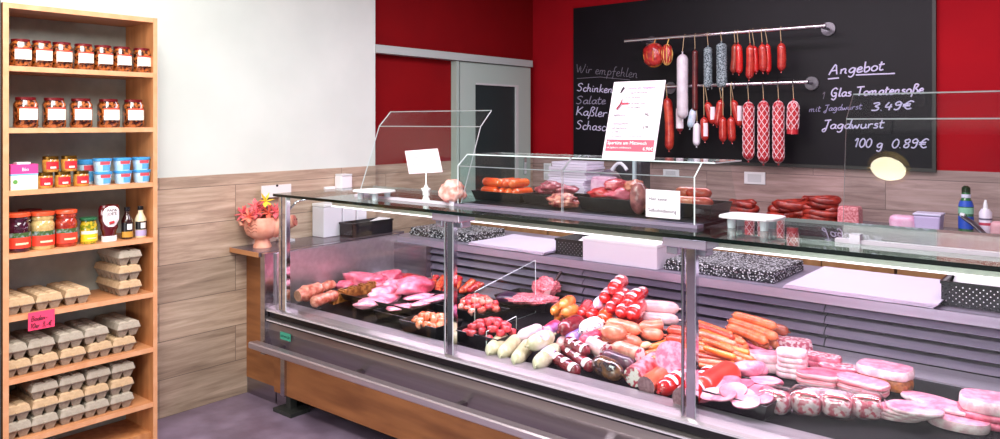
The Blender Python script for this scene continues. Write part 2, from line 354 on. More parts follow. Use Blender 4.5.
# jars of sausages (rounded square glass, red lid, cream label)
jar_fill = mat('jarred_sausages', '2c0c06', 'b0602c', 62, .12, kind='noise', lo=.42, hi=.6, coat=1, detail=2)
lid_red = mat('red_jar_lid', '6c1018', rough=.3, metal=.3)
lab_cream = mat('cream_label', 'f3e6d8', rough=.6); lab_rim = mat('label_red_band', 'b8402e', rough=.6)
def label_patch(r, n, z0, z1, a0, a1, ms, zb=None, seg=10):
    b = B(); prof = [(r, z0), (r, z1)] if zb is None else [(r, z0), (r, zb), (r, z1)]
    b.lathe(prof, seg, n, 0, (0,0,0), a0, a1, mis=None if zb is None else [0, 1])
    return b, ms
def sausage_jar(label, loc, hgt=.128, r=.041):
    t = thing('sausage_jar', label, 'jar', loc)
    b = B().lathe([(0,0),(r*.92,0),(r,.006),(r,hgt*.78),(r*.8,hgt*.9),(r*.8,hgt*.93),(0,hgt*.93)], 32, 3.2)
    b.build('jar_body', jar_fill, t, smooth=True)
    B().lathe([(r*.86,hgt*.9),(r*.9,hgt*.905),(r*.9,hgt*.99),(r*.84,hgt),(0,hgt)], 28).build('lid', lid_red, t, smooth=True)
    p, ms = label_patch(r+.0007, 3.2, hgt*.26, hgt*.68, -.78, .78, None, hgt*.62); p.build('label', [lab_cream, lab_rim], t)
    return t
ordn = ['first','second','third','fourth','fifth','sixth','seventh']
jx = SX1-.055
rowA = [20.4,41.6,61.6,83.2,102.8,121.6,141.2]; rowB = [25.6,54,80.8,108.4,133.2]
j0 = None
for i, px in enumerate(rowA):
    l = f'cream-labelled glass jar of little sausages, {ordn[i]} from the left on the top visible shelf'
    p = onX(px, 70, jx); p.z = BZ[6]+.0005
    if j0 is None: j0 = sausage_jar(l, p, .118, .040); j0['group'] = 'sausage jars on the top shelf'
    else: dup(j0, p, 0, l)
j1 = None
for i, px in enumerate(rowB):
    l = f'red-lidded jar of sausages, {ordn[i]} from the left in the row of five'
    p = onX(px, 120, jx); p.z = BZ[5]+.0005
    if j1 is None: j1 = sausage_jar(l, p, .132, .044); j1['group'] = 'red-lidded jars on the second shelf'
    else: dup(j1, p, (random.random()-.5)*.2, l)

# shelf C : carton, small jars, tubs
z = BZ[4]+.0005
pk = mat('carton_pink', 'd8408a', rough=.5); wc = mat('carton_cream', 'efe9d2', rough=.5); bl = mat('pale_blue', '6fb4dc', rough=.5)
p = onX(21, 185, SX1-.05); p.z = z
t = thing('drink_carton', 'pink and cream milk carton lying at the left end of the shelf', 'carton', p)
B().box(-.04,.04,-.052,.052,0,.068).build('carton_body', wc, t)
b = B().box(-.0405,.0405,-.0525,.0525,.068,.108); b.build('upper_band', pk, t)
B().box(-.041,.041,-.0528,.0528,.062,.068).build('blue_stripe', bl, t)
B().box(-.02,.02,-.022,.03,.108,.116).build('cap', white_pl, t)
b = B().lathe([(.0,0),(.011,0)],12); 
B().tube([(.0412,-.035,.035),(.0418,-.035,.035)], .009, 12).build('emblem', mat('emblem_green','5d9a4a',rough=.6), t)
printed('lettering', 'Bio', (.0408,-.01,.08), (pi/2,0,pi/2), .02, white_pl, t)
gold = mat('gold_lid', '6a4a14', rough=.3, metal=.8); spread = mat('brown_spread', 'a8702c', 'c89040', 40, .15, coat=1)
def small_jar(label, loc):
    t = thing('preserve_jar', label, 'jar', loc, group='gold-lidded preserve jars'); r = .033
    B().lathe([(0,0),(r*.95,0),(r,.004),(r,.05),(r*.9,.056),(0,.056)], 24).build('jar_body', spread, t, smooth=True)
    B().lathe([(r*.93,.054),(r*.96,.055),(r*.96,.067),(r*.9,.069),(0,.069)], 24).build('lid', gold, t, smooth=True)
    p, _ = label_patch(r+.0006, 2, .012, .046, -.85, .85, None); p.build('label', red_lab, t)
    B().lathe([(r+.0011,.016),(r+.0011,.024)], 6, 2, 0, (0,0,0), -.35, .35).build('label_text', lab_cream, t)
    return t
s0 = None
for k, (px, up) in enumerate([(44.5,0),(62.5,0),(81,0),(50.5,1),(69,1)]):
    l = f'small gold-lidded jar with red label, {ordn[k]} of the lower row of three' if not up else f'small gold-lidded jar stacked on top, {"left" if k==3 else "right"} one of the upper two'
    p = onX(px, 185, SX1-.045); p.z = z + up*.0695
    if s0 is None: s0 = small_jar(l, p)
    else: dup(s0, p, 0, l)
tubm = mat('tub_blue', '3f92cc', rough=.35); tubw = mat('tub_pale', 'cfe6f4', 'a8cfe8', 25, .4)
def tub(label, loc):
    t = thing('salad_tub', label, 'tub', loc, group='blue and white salad tubs')
    B().lathe([(0,0),(.030,0),(.036,.05),(0,.05)], 24, 2.8).build('tub_body', tubw, t, smooth=True)
    B().lathe([(.0375,.048),(.0385,.049),(.0385,.058),(.036,.060),(0,.060)], 24, 2.8).build('lid', tubm, t, smooth=True)
    B().lathe([(.0345,.032),(.0363,.046)], 8, 2.8, 0, (.0006,0,0), -.6, .6).build('brand_text', mat('tub_red_text','d85060',rough=.5), t)
    B().lathe([(.0316,.006),(.0343,.030)], 8, 2.8, 0, (.0006,0,0), -.3, .75).build('picture', mat('tub_blue_picture','5aa8dc',rough=.5), t)
    return t
t0 = None
for k, (px, up) in enumerate([(102.5,0),(122.5,0),(141.5,0),(102,1),(122,1),(141,1)]):
    l = f'blue-lidded white tub, {["left","middle","right"][k%3]} of the {"upper" if up else "lower"} three'
    p = onX(px, 185, SX1-.05); p.z = z + up*.0605
    if t0 is None: t0 = tub(l, p)
    else: dup(t0, p, 0, l)
p = onX(86, 185, SX1-.15); p.z = z
q = tub('dark blue tub standing alone behind the gold-lidded jars', p); del q['group']
for c in kids(q): c.scale = (1,1,1.9)

# shelf D : big jars and bottles
z = BZ[3]+.0005
def pickle_jar(name, label, px, fill, lidc, r, h, labm, band, dx=.06, grp=None, waist=True):
    p = onX(px, 245, SX1-dx); p.z = z
    t = thing(name, label, 'jar', p, group=grp)
    pr = [(0,0),(r*.93,0),(r,.008),(r,h*.45),(r*.96,h*.5),(r*1.0,h*.56),(r*1.0,h*.68),(r*.86,h*.76),(r*.95,h*.82),(r*.9,h*.9),(0,h*.9)] if waist else [(0,0),(r*.93,0),(r,.006),(r,h*.7),(r*.85,h*.82),(r*.85,h*.88),(0,h*.88)]
    B().lathe(pr, 28).build('jar_body', fill, t, smooth=True)
    B().lathe([(r*.96,h*.9),(r*1.0,h*.905),(r*1.0,h*.98),(r*.94,h),(0,h)], 28).build('lid', lidc, t, smooth=True)
    B().lathe([(r+.0008,h*.1),(r+.0008,h*.38)], 20, 2, 0, (0,0,0), -1.3, 1.3).build('label', labm, t, smooth=True)
    if band: B().lathe([(r+.001,h*.38),(r+.001,h*.5)], 20, 2, 0, (0,0,0), -1.3, 1.3).build('label_picture', band, t, smooth=True)
    B().lathe([(r+.0014,h*.19),(r+.0014,h*.24)], 8, 2, 0, (0,0,0), -.5, .6).build('label_text', mat('label_cream_text','f4d8b0',rough=.6), t)
    return t
salad = mat('label_garden', '3c5a28', '8fa0a0', 60, .5, lo=.45, hi=.6); lr = mat('label_orange_red', 'e0402a', rough=.5)
lidr = mat('orange_lid', 'd8502c', rough=.35)
pickle_jar('pickle_jar', 'tall jar of dark purple beetroot with orange lid at the left end', 18, mat('beetroot','2c0818','45102a',50,.1,coat=1), lidr, .047, .165, lr, salad)
pickle_jar('pickle_jar', 'tall jar of pale cabbage salad with orange-red label', 42.5, mat('pale_salad','b8975a','d0b478',70,.15,coat=1), lidr, .047, .162, lr, salad)
pickle_jar('pickle_jar', 'tall jar of deep red vegetable salad with orange lid', 66, mat('red_salad','8a1c10','b03820',60,.15,coat=1), lidr, .045, .162, lr, salad)
pickle_jar('pickle_jar', 'red-lidded jar half hidden behind the beetroot and cabbage jars', 30, mat('rear_jar_red','6a1420',rough=.15,coat=1), mat('dull_red_lid','7c2024',rough=.4), .047, .165, lr, salad, dx=.17)
pickle_jar('gherkin_jar', 'short jar of gherkins with green lid and yellow label', 88.5, mat('gherkins','6d7a10','c8a828',70,.12,coat=1,lo=.45,hi=.55), mat('green_lid','1f5c38',rough=.35), .037, .118, mat('yellow_label','e0c820',rough=.5), mat('label_white_top','dce8d8',rough=.5), waist=False)
p = onX(109, 240, SX1-.055); p.z = z
t = thing('ketchup_bottle', 'upside-down red ketchup bottle with white label and white cap', 'bottle', p)
def ovl(b, prof, mi=0, seg=24, fy=1.0, fx=.6):
    o = len(b.v); b.lathe(prof, seg, 2.3, mi)
    for i in range(o, len(b.v)): v = b.v[i]; b.v[i] = (v[0]*fx, v[1]*fy, v[2])
    return b
ovl(B(), [(0,.024),(.028,.024),(.034,.05),(.040,.062),(.038,.075),(.046,.10),(.047,.15),(.040,.168),(0,.172)]).build('bottle_body', mat('ketchup','560710',rough=.15,coat=1), t, smooth=True)
ovl(B(), [(0,0),(.034,0),(.034,.024),(0,.024)], fx=.7).build('cap', white_pl, t, smooth=True)
b = B(); nz, na = 12, 8
for a_ in range(nz+1):
    zz = .068+.096*a_/nz; hw = .85*max(.25,(1-abs((zz-.116)/.05)**3)**.5)
    prof_ = [(.034,.05),(.040,.062),(.038,.075),(.046,.10),(.047,.15),(.040,.168)]
    for (r0_,z0_),(r1_,z1_) in zip(prof_, prof_[1:]):
        if z0_ <= zz <= z1_: rr_ = r0_+(r1_-r0_)*(zz-z0_)/(z1_-z0_)
    for c_ in range(na+1):
        an = hw*(2*c_/na-1); k_ = (abs(cos(an))**2.3+abs(sin(an))**2.3)**(-1/2.3)
        b.v.append((.6*(rr_+.0018)*k_*cos(an)+.001, (rr_+.001)*k_*sin(an), zz))
for a_ in range(nz):
    for c_ in range(na): o = a_*(na+1)+c_; b.f.append((o,o+1,o+na+2,o+na+1)); b.m.append(0)
b.build('label', mat('ketchup_label','f4e8ec',rough=.5), t)
printed('lettering', "PAPA\nJOE'S", (.0312, 0, .139), (pi/2,0,pi/2), .019, mat('label_ink','1a1214',rough=.6), t, 'CENTER')
B().tube([(.029,-.010,.086),(.0295,.010,.09)], .006, 10).build('tomato_picture', red_lab, t)
def sauce_bottle(label, px, cont, band, r=.026, h=.15):
    p = onX(px, 238, SX1-.06); p.z = z
    t = thing('sauce_bottle', label, 'bottle', p)
    B().lathe([(0,0),(r*.95,0),(r,.005),(r,h*.58),(r*.75,h*.68),(r*.45,h*.78),(r*.42,h*.92),(0,h*.92)], 24).build('bottle_body', cont, t, smooth=True)
    B().lathe([(r*.5,h*.88),(r*.52,h*.89),(r*.5,h),(0,h)], 18).build('cap', black_pl, t, smooth=True)
    B().lathe([(r+.0008,h*.26),(r+.0008,h*.52)], 16, 2, 0, (0,0,0), -1.4, 1.4).build('label', black_pl, t, smooth=True)
    B().lathe([(r+.0009,h*.06),(r+.0009,h*.24)], 16, 2, 0, (0,0,0), -1.4, 1.4).build('label_band', band, t, smooth=True)
    B().lathe([(r+.0014,h*.3),(r+.0014,h*.48)], 6, 2, 0, (0,0,0), -.4, .5).build('label_emblem', mat('emblem_white','e8e4e0',rough=.6), t)
    return t
sauce_bottle('dark brown sauce bottle with gold label band beside the ketchup', 127, mat('brown_sauce','2a0a08',rough=.15,coat=1), mat('gold_band','b88a30',rough=.5))
sauce_bottle('cream coloured sauce bottle with lilac label band at the right end', 140.5, mat('cream_sauce','dcccaa',rough=.3), mat('lilac_band','b0a4d0',rough=.5))

# egg cartons
pulp = mat('pulp_grey', '8c7c6a', 'a39380', 60, .95, bump=.3); pulp_l = mat('pulp_beige', 'b89a76', 'c9ac88', 60, .95, bump=.3); pulp_g = mat('pulp_pale_grey', 'a09686', 'b0a696', 60, .95, bump=.3)
def carton(lidm, label, loc, rz, grp):
    t = thing('egg_carton', label, 'egg carton', loc, rz, grp)
    L, W = .25, .104; b = B()
    for i in range(5):
        for j in range(2):
            b.frus(((i-2)*.048, (j-.5)*.05), .024, .028, .047, .050, 0, .034)
    b.frus((0,0), .236, .094, .246, .102, .028, .036)
    b.frus((0,0), .252, .108, .252, .108, .036, .039)
    b.build('cup_tray', pulp, t)
    b = B().frus((0,0), .252, .108, .244, .092, .039, .066)
    for i in range(5):
        for j in range(2): b.frus(((i-2)*.046, (j-.5)*.044), .044, .042, .032, .026, .066, .071)
    b.frus((-.0,0), .262, .012, .262, .012, .038, .043)
    b.build('lid', lidm, t)
    return t
protos = {}
def place_carton(px, py, z, m, label, grp, dx=.0, dy=0, rz=0):
    p = onX(px, py, SX1-.012-dx); X = SX1-.018-.125-dx
    loc = Vector((X, p.y+dy, z))
    if m.name not in protos: protos[m.name] = carton(m, label, loc, rz, grp)
    else: dup(protos[m.name], loc, rz, label, grp)
cz = .0715
for k, px in enumerate([21.5, 50.5, 79.5]):
    place_carton(px, 300, BZ[2]+.0005, pulp_l, f'beige-lidded egg carton, {ordn[k]} from the left above the pink price tag', 'egg cartons in the upper row', rz=random.uniform(-.04,.04))
for k in range(3):
    place_carton(131+(.8 if k==2 else -1*k), 270, BZ[2]+.0005+k*cz, [pulp_l,pulp_l,pulp_g][k], f'egg carton, {["lowest","middle","top"][k]} of the stack of three under the sauce bottles', 'stack of three egg cartons', rz=[0,.03,-.03][k])
for k, px in enumerate([18, 46, 74.5, 100.5, 125.5]):
    place_carton(px, 345, BZ[1]+.0005, pulp_l, f'beige-lidded egg carton, {ordn[k]} from the left in the lower layer below the pink tag', 'egg cartons on the middle egg shelf', rz=random.uniform(-.03,.03))
    place_carton([15,43,72,98,129.5][k], 330, BZ[1]+.0005+cz, pulp_g, f'grey-lidded egg carton, {ordn[k]} from the left in the upper layer below the pink tag', 'egg cartons on the middle egg shelf', rz=random.uniform(-.03,.03))
for k, px in enumerate([18, 46, 73, 98.5, 123.5]):
    for q in range(3):
        if q == 2 and k == 0: continue
        place_carton(px+[0,-.6,.5][q], 400, BZ[0]+.0005+q*cz, [pulp_g,pulp_l,pulp_g][q] , f'egg carton on the lowest shelf, {ordn[k]} column from the left, {["bottom","middle","top"][q]} layer', 'egg cartons on the lowest shelf', rz=random.uniform(-.03,.03))
p = onX(41.5, 319.5, SX1+.004)
t = thing('price_tag', 'pink handwritten price card clipped to the shelf edge above the eggs', 'price tag', p, -.0)
B().box(-.001,.001,-.052,.052,-.04,.037).build('card', mat('pink_card','f0406a',rough=.7), t)
b = B(); strokes(b, 'Boden-', (.002,-.042,0), (0,1,0), (0,0,1), (1,0,0), .02, .065, .0012); strokes(b, '10er 3,-€', (.002,-.045,-.03), (0,1,0), (0,0,1), (1,0,0), .02, .085, .0012)
b.build('handwriting', mat('pen_ink','3a0c22',rough=.7), t)
# ================================================================ DISPLAY COUNTER
CX0, CX1 = -3.60, .12
ct = thing('display_counter', 'long stainless steel and glass butcher display counter with oak plinth', 'counter', ((CX0+CX1)/2, 2.9, 0))
def part(b, name, m, par=ct, **k): return b.build(name, m, par, world=True, **k)
part(B().extrude([(2.44,.56),(2.398,.552),(2.385,.546),(2.385,.537),(2.412,.530),(2.412,.500),(2.385,.494),(2.383,.486),(2.398,.478),(2.392,.441),(2.425,.33),(2.46,.33),(2.46,.52)], CX0, CX1), 'front_fascia', mat('fascia_steel','989094','a49c9c',40,.3,.85,stretch=(.02,1,1)))
part(B().box(CX0+.01,CX1,2.404,2.411,.501,.530), 'fascia_groove', black_pl)
part(B().box(CX0+.01,CX1,2.381,2.3845,.538,.546).box(CX0+.01,CX1,2.379,2.3825,.487,.493), 'bright_trim', mat('bright_trim','e8e4ec',rough=.25,metal=.5))
part(B().box(CX0+.01,CX1,2.384,2.397,.4785,.485), 'fascia_groove', black_pl)
part(B().extrude([(2.44,.50),(2.44,.5605),(2.515,.5605),(2.515,.50)], CX0, CX1), 'front_ledge', mat('front_ledge_steel','a89ea6','b4aab2',40,.35,.7,stretch=(.02,1,1)))
bu = part(B().extrude([(2.305,.382),(2.298,.376),(2.298,.352),(2.305,.346),(2.352,.347),(2.36,.353),(2.36,.372),(2.352,.378)], CX0-.035, CX1), 'bumper_rail', mat('bumper_steel','b4a8b0','c0b4bc',40,.3,.75,stretch=(.02,1,1)))
for X in (-3.5, -2.86, -2.2, -1.5, -.8, -.1): part(B().box(X, X+.03, 2.355, 2.43, .352, .368), 'rail_bracket', steel_dark, bu)
part(B().box(CX0+.02, CX1, 2.42, 2.44, .097, .33), 'oak_front', oak_dark)
part(B().box(CX0+.02, CX1, 2.44, 3.9, .09, .11), 'base_plate', steel_dark)
part(B().box(CX0+.1, CX1, 2.62, 2.64, 0, .09), 'kick_panel', black_pl)
part(B().box(-3.50, -3.465, 2.405, 2.42, .097, .345), 'cover_strip', steel)
ft = part(B().box(-3.56, -3.40, 2.40, 2.52, .0, .02).box(-3.5,-3.46,2.44,2.48,.02,.097), 'foot', mat('rubber_foot','2a2c2a',rough=.6))
pl = part(B().box(-3.475, -3.385, 2.386, 2.389, .408, .447), 'maker_plate', mat('maker_green', '3f9a80', rough=.4))
pl.rotation_euler = (0,0,0)
printed('lettering', 'AICHINGER', Vector((-3.470, 2.3855, .421))-parent_world(pl), (pi/2,0,0), .0155, mat('plate_ink','0f3a38',rough=.5), pl)
# left end panel and side
part(B().box(-3.64,-3.60,2.375,3.36,.30,.846), 'end_panel', steel)
part(B().box(-3.60,-3.585,2.44,3.33,.50,.84), 'end_liner', mat('liner_steel', 'c2bcc0', 'cec8cc', 40, .35, .9))
part(B().box(CX1,CX1+.04,2.375,3.9,0,1.16), 'end_panel', steel)
# inside: sloping display floor, rear riser, air louvres, rear work ledge
part(B().extrude([(2.515,.48),(2.515,deckz(2.515)),(3.18,deckz(3.18)),(3.18,.48)], CX0+.015, CX1), 'display_floor', slate)
part(B().extrude([(3.18,.50),(3.18,.605),(3.335,.612),(3.335,.50)], CX0+.015, CX1), 'rear_sill', mat('sill_steel','a8a0ac','b4acb8',30,.4,.6,stretch=(.02,1,1)))
part(B().box(CX0+.015, CX1, 3.40, 3.42, .5, .80), 'air_duct', mat('duct_dark','0e0c10',rough=.8))
louv = mat('louvre_lilac_steel','94889e','a69aae',30,.33,.65,stretch=(.02,1,1))
for i in range(4):
    z = .616+i*.0475; x = -3.30
    b = B()
    for (xa, xb) in ((x, -2.2), (-2.195, -.995), (-.99, CX1)):
        b.extrude([(3.336,z),(3.333,z+.003),(3.358,z+.027),(3.392,z+.031),(3.392,z+.028),(3.360,z+.024),(3.340,z)], xa, xb)
    part(b, 'louvre_slat', louv)
part(B().box(-3.585,-3.30,3.30,3.40,.60,.80), 'louvre_end_cover', steel_dark)
part(B().box(CX0-.035, CX1, 3.335, 3.96, .81, .835).box(CX0-.035, CX1, 3.325,3.34,.795,.835), 'work_ledge', mat('ledge_steel','a89cb0','b4a8bc',30,.35,.5,stretch=(.02,1,1)))
part(B().box(CX0, CX1, 3.94, 3.96, .1, .81), 'rear_panel', oak_dark)
# glass posts with header blocks
posts = [-3.468, -2.262, -1.150, -.03]
for i, X in enumerate(posts):
    b = B().box(X-.014,X+.020,2.402,2.432,.552,1.163)
    if i: b.box(X-.030,X-.022,2.402,2.42,.552,1.163)
    else: b.box(X-.045,X-.024,2.402,2.43,.552,1.163)
    po = part(b, 'glass_post', chrome, bevel=.003)
    if i:
        part(B().box(X-.10,X+.062,2.395,2.50,1.125,1.157).box(X-.092,X-.05,2.41,2.49,1.098,1.125).box(X+.0,X+.045,2.43,2.49,1.098,1.125), 'header_clamp', mat('clamp_metal','b4aabc',rough=.25,metal=.6), po, bevel=.004)
    part(B().tube([(X,2.42,1.02),(X,2.43,1.08),(X,2.48,1.125),(X,2.58,1.14),(X,2.72,1.145)], .006, 8), 'support_arm', chrome, po, smooth=True)
for a, c in ((posts[0]+.02, posts[1]-.03), (posts[1]+.02, posts[2]-.03), (posts[2]+.02, posts[3]-.03), (posts[3]+.02, CX1)):
    b = B(); b.quadslab([(a,2.400,.552),(c,2.400,.552),(c,2.400,1.16),(a,2.400,1.16)], (0,1,0), .006, 0, 1)
    part(b, 'front_glass', [g_clear, g_edge_light])
b = B().box(-3.535, CX1, 2.382, 3.08, 1.159, 1.173); b.m = [0,0,1,0,2,0]
part(b, 'top_glass_shelf', [g_shelf, g_edge_dark, g_edge_light])
# lamp housing under the top shelf with lit diffuser
lh = part(B().extrude([(2.70,1.09),(2.70,1.135),(2.73,1.148),(2.80,1.148),(2.80,1.09)], -3.44, CX1), 'lamp_housing', mat('housing_steel','b4b6aa',rough=.3,metal=.45))
part(B().extrude([(2.694,1.084),(2.694,1.0895),(2.80,1.0895),(2.80,1.084)], -3.44, CX1), 'lamp_diffuser', mat('lit_diffuser','fff0f4',rough=.5,emit=1.8,ecol='ffeaf6'), lh)
for X in (-3.35, -2.2, -1.1, -.1): part(B().box(X,X+.02,2.73,2.77,1.148,1.159), 'housing_hanger', chrome, lh)

# oak end unit between the counter and the side wall, with its dark top
eu = thing('end_cabinet', 'narrow oak end cabinet with dark top between wall and steel counter', 'cabinet', (-3.79, 2.9, 0))
part(B().box(-3.925,-3.645,2.47,3.42,.094,.822), 'body', oak_dark, eu)
part(B().box(-3.925,-3.645,2.474,2.49,0,.094), 'kick_plate', steel_dark, eu)
part(B().box(-3.635,-3.50,2.474,2.49,0,.3), 'side_kick', steel_dark)
part(B().box(-3.924,-3.642,2.365,3.44,.824,.848), 'worktop', mat('dark_laminate','5c5058','6a5c64',30,.25), eu)
part(B().box(-3.924,-3.642,2.361,2.365,.822,.848), 'worktop_edge', mat('worktop_wood_edge','b07a50',rough=.5), eu)

# ---------------------------------------------------------------- on the glass top
ZT = 1.1735
def guard(label, xa, xb, y0, y1, y2, z1, z2):
    t = thing('glass_guard', label, 'glass guard', ((xa+xb)/2, y0, ZT))
    n = Vector((0,(z1-ZT),-(y1-y0))); b = B()
    lean = .0
    b.quadslab([(xa,y0,ZT+.004),(xb,y0,ZT+.004),(xb,y1,z1),(xa,y1,z1)], n, .006, 0, 1)
    n2 = Vector((0,(z2-z1),-(y2-y1)))
    b.quadslab([(xa,y1,z1),(xb,y1,z1),(xb,y2,z2),(xa,y2,z2)], n2, .006, 0, 1)
    part(b, 'guard_glass', [g_clear, g_edge_light], t)
    part(B().box(xa-.02,xb+.02,y0-.008,y0+.018,ZT,ZT+.012), 'base_rail', mat('white_rail','d8d0dc',rough=.3), t)
    for x in (xa+.04, xb-.04): part(B().box(x-.015,x+.015,y0-.014,y0+.022,ZT,ZT+.03), 'rail_clip', mat('clear_clip','e0dce8',rough=.2), t)
guard('clear bent glass guard around the pink lump and handwritten card', -3.05, -2.345, 2.56, 2.70, 2.78, 1.535, 1.612)
guard('clear glass guard standing before the offers on the blackboard', -.703, .10, 2.55, 2.593, 2.673, 1.565, 1.646)

cs = thing('glass_display_case', 'low glass display case on the counter top covering black meat trays', 'display case', (-1.78, 2.7, ZT))
YC = 2.555
for xa, xb in ((-2.353,-1.783),(-1.777,-1.205)):
    b = B(); b.quadslab([(xa,YC,ZT+.012),(xb,YC,ZT+.012),(xb,YC,1.357),(xa,YC,1.357)], (0,1,0), .005, 0, 1)
    b.quadslab([(xa,YC,1.357),(xb,YC,1.357),(xb,2.62,1.408),(xa,2.62,1.408)], (0,1,-1), .005, 0, 1)
    part(b, 'front_glass', [g_clear, g_edge_light], cs)
    part(B().add([],[]).quadslab([(xa,2.62,1.408),(xb+(.05 if xb > -1.5 else 0),2.62,1.408),(xb+(.05 if xb > -1.5 else 0),2.86,1.408),(xa,2.86,1.408)], (0,0,-1), .005, 0, 1), 'top_glass', [g_clear, g_edge_light], cs)
for x in (-2.353, -1.205):
    b = B(); pr = [(YC,ZT+.012),(YC,1.357),(2.62,1.408),(2.86,1.408),(2.95,ZT+.012)]
    b.extrude(pr, x-.0025, x+.0025); b.m = [1,1,1,0,0,0,0]
    part(b, 'side_glass', [g_clear, g_edge_light], cs)
part(B().box(-2.37,-1.19,2.60,3.05,ZT,ZT+.011), 'base_board', mat('case_base','0e0c12',rough=.3,spec=.3), cs)
part(B().box(-2.37,-1.19,2.545,2.598,ZT,ZT+.012), 'front_rail', mat('case_rail','a094ac',rough=.3,metal=.5), cs)
ZB = ZT+.0115

# price board on the case
t = thing('price_board', 'leaning white price sheet with red banner on top of the display case', 'sign', (-1.515, 2.62, 1.4085))
ang = math.radians(17); 
def onboard(x, s): return Vector((x, 2.62+s*sin(ang)-.0, 1.4095+s*cos(ang)))
nb_ = Vector((0,-cos(ang),sin(ang)))
part(B().quadslab([onboard(-1.632,0),onboard(-1.400,0),onboard(-1.400,.322),onboard(-1.632,.322)], -nb_, .003), 'sheet', mat('pink_white_paper','f3e4f4',rough=.5), t)
b = B().quadslab([onboard(-1.48,.0)+Vector((0,.006,0)),onboard(-1.44,.0)+Vector((0,.006,0)),onboard(-1.44,.2)+Vector((0,.006,0)),onboard(-1.48,.2)+Vector((0,.006,0))], -nb_, .003)
b.quadslab([(-1.48,2.69,1.4095),(-1.44,2.69,1.4095),(-1.44,2.67,1.56),(-1.48,2.67,1.56)], (0,1,0), .003)
part(b, 'easel_leg', black_pl, t)
rb = part(B().quadslab([onboard(-1.622,.030)+nb_*.0015,onboard(-1.410,.030)+nb_*.0015,onboard(-1.410,.078)+nb_*.0015,onboard(-1.622,.078)+nb_*.0015], -nb_, .0012), 'red_banner', mat('banner_red','d8405c',rough=.5), t)
RB = (pi/2-ang,0,0)
ink = mat('print_ink','6a5a6c',rough=.6); inkd = mat('dark_ink','3a2a3a',rough=.6); wink = mat('white_ink','fff4f6',rough=.6)
def bt(txt, x, s, size, m, xs=1): printed('print', txt, onboard(x, s)+nb_*.0018-parent_world(t), RB, size, m, t, xs=xs)
bt('Spartüte am Mittwoch', -1.617, .058, .0195, wink); bt('mit Jagdwurst und Bratwurst', -1.617, .042, .0095, wink); bt('6,90€', -1.455, .036, .019, wink)
bt('Heute im Angebot', -1.563, .288, .0165, mat('lilac_ink','b07ab0',rough=.6)); bt('aus eigener Herstellung', -1.563, .270, .0095, ink); bt('frisch und lecker', -1.563, .250, .0095, ink)
bt('für die ganze Familie', -1.550, .226, .0095, ink); bt('aus der Region', -1.550, .208, .0095, ink)
bt('• Jagdwurst', -1.618, .176, .014, ink); bt('-,90,-', -1.478, .176, .0165, inkd)
bt('• Schinkenwurst', -1.618, .140, .0125, ink); bt('  mit Jagdwurst', -1.615, .122, .0125, ink); bt('2,99', -1.470, .124, .0155, inkd); bt('  ca. 200 g', -1.615, .106, .0115, ink)
bt('Nur solange der Vorrat reicht, jeden Mittwoch', -1.605, .089, .0075, ink)
b = B(); q = onboard(-1.587,.285)+nb_*.002
b.tube([q+Vector((-.006,0,-.012)), q, q+Vector((.008,0,.012))], .004, 8)
part(b, 'printed_figure', inkd, t)
q = onboard(-1.60,.205)+nb_*.002; b = B(); b.tube([q, q+Vector((.014,.006,.02)), q+Vector((.02,.012,.042))], [.014,.010,.003], 8, flat=.2); b.box(q.x+.02,q.x+.052,q.y+.004,q.y+.008,q.z+.018,q.z+.026)
part(b, 'printed_figure', mat('figure_red','d84860',rough=.6), t)

# "Hier keine Selbstbedienung"
p0 = onY(646.3,217,2.545); p1 = onY(680.5,220.5,2.545)
t = thing('notice_card', 'small white self-service notice taped to the front of the case', 'sign', ((p0.x+p1.x)/2, 2.54, p1.z))
zt_ = onY(646.3,189,2.545).z
part(B().box(p0.x,p1.x,2.541,2.543,p1.z+.004,zt_), 'card', mat('card_white','f2ecf6',rough=.6), t)
for txt, dz, dx in (('Hier keine', .066, .012), ('Selbstbedienung', .024, .010)):
    printed('print', txt, Vector((p0.x+dx, 2.5405, p1.z+dz))-parent_world(t), (pi/2,0,0), .0185, inkd, t, xs=.95)

# trays in the case
def tray(label, c, w, d, h=.045, rz=0, grp=None, cat='tray', flare=.018):
    t = thing('meat_tray', label, cat, c, rz, grp); b = B(); th = .004
    o0, o1 = (w-flare*2, d-flare*2), (w, d)
    q = lambda s, z: [(-s[0]/2,-s[1]/2,z),(s[0]/2,-s[1]/2,z),(s[0]/2,s[1]/2,z),(-s[0]/2,s[1]/2,z)]
    i1 = (w-.012, d-.012); i0 = (w-flare*2-.006, d-flare*2-.006)
    vs = q(o0,0)+q(o1,h)+q(i1,h)+q(i0,th)
    fs = [(0,3,2,1)]
    for k in range(3):
        for i in range(4): fs.append((k*4+i, k*4+(i+1)%4, (k+1)*4+(i+1)%4, (k+1)*4+i))
    fs.append((12,13,14,15)); b.add(vs, fs)
    b.build('tray_body', black_pl, t, bevel=.002)
    return t
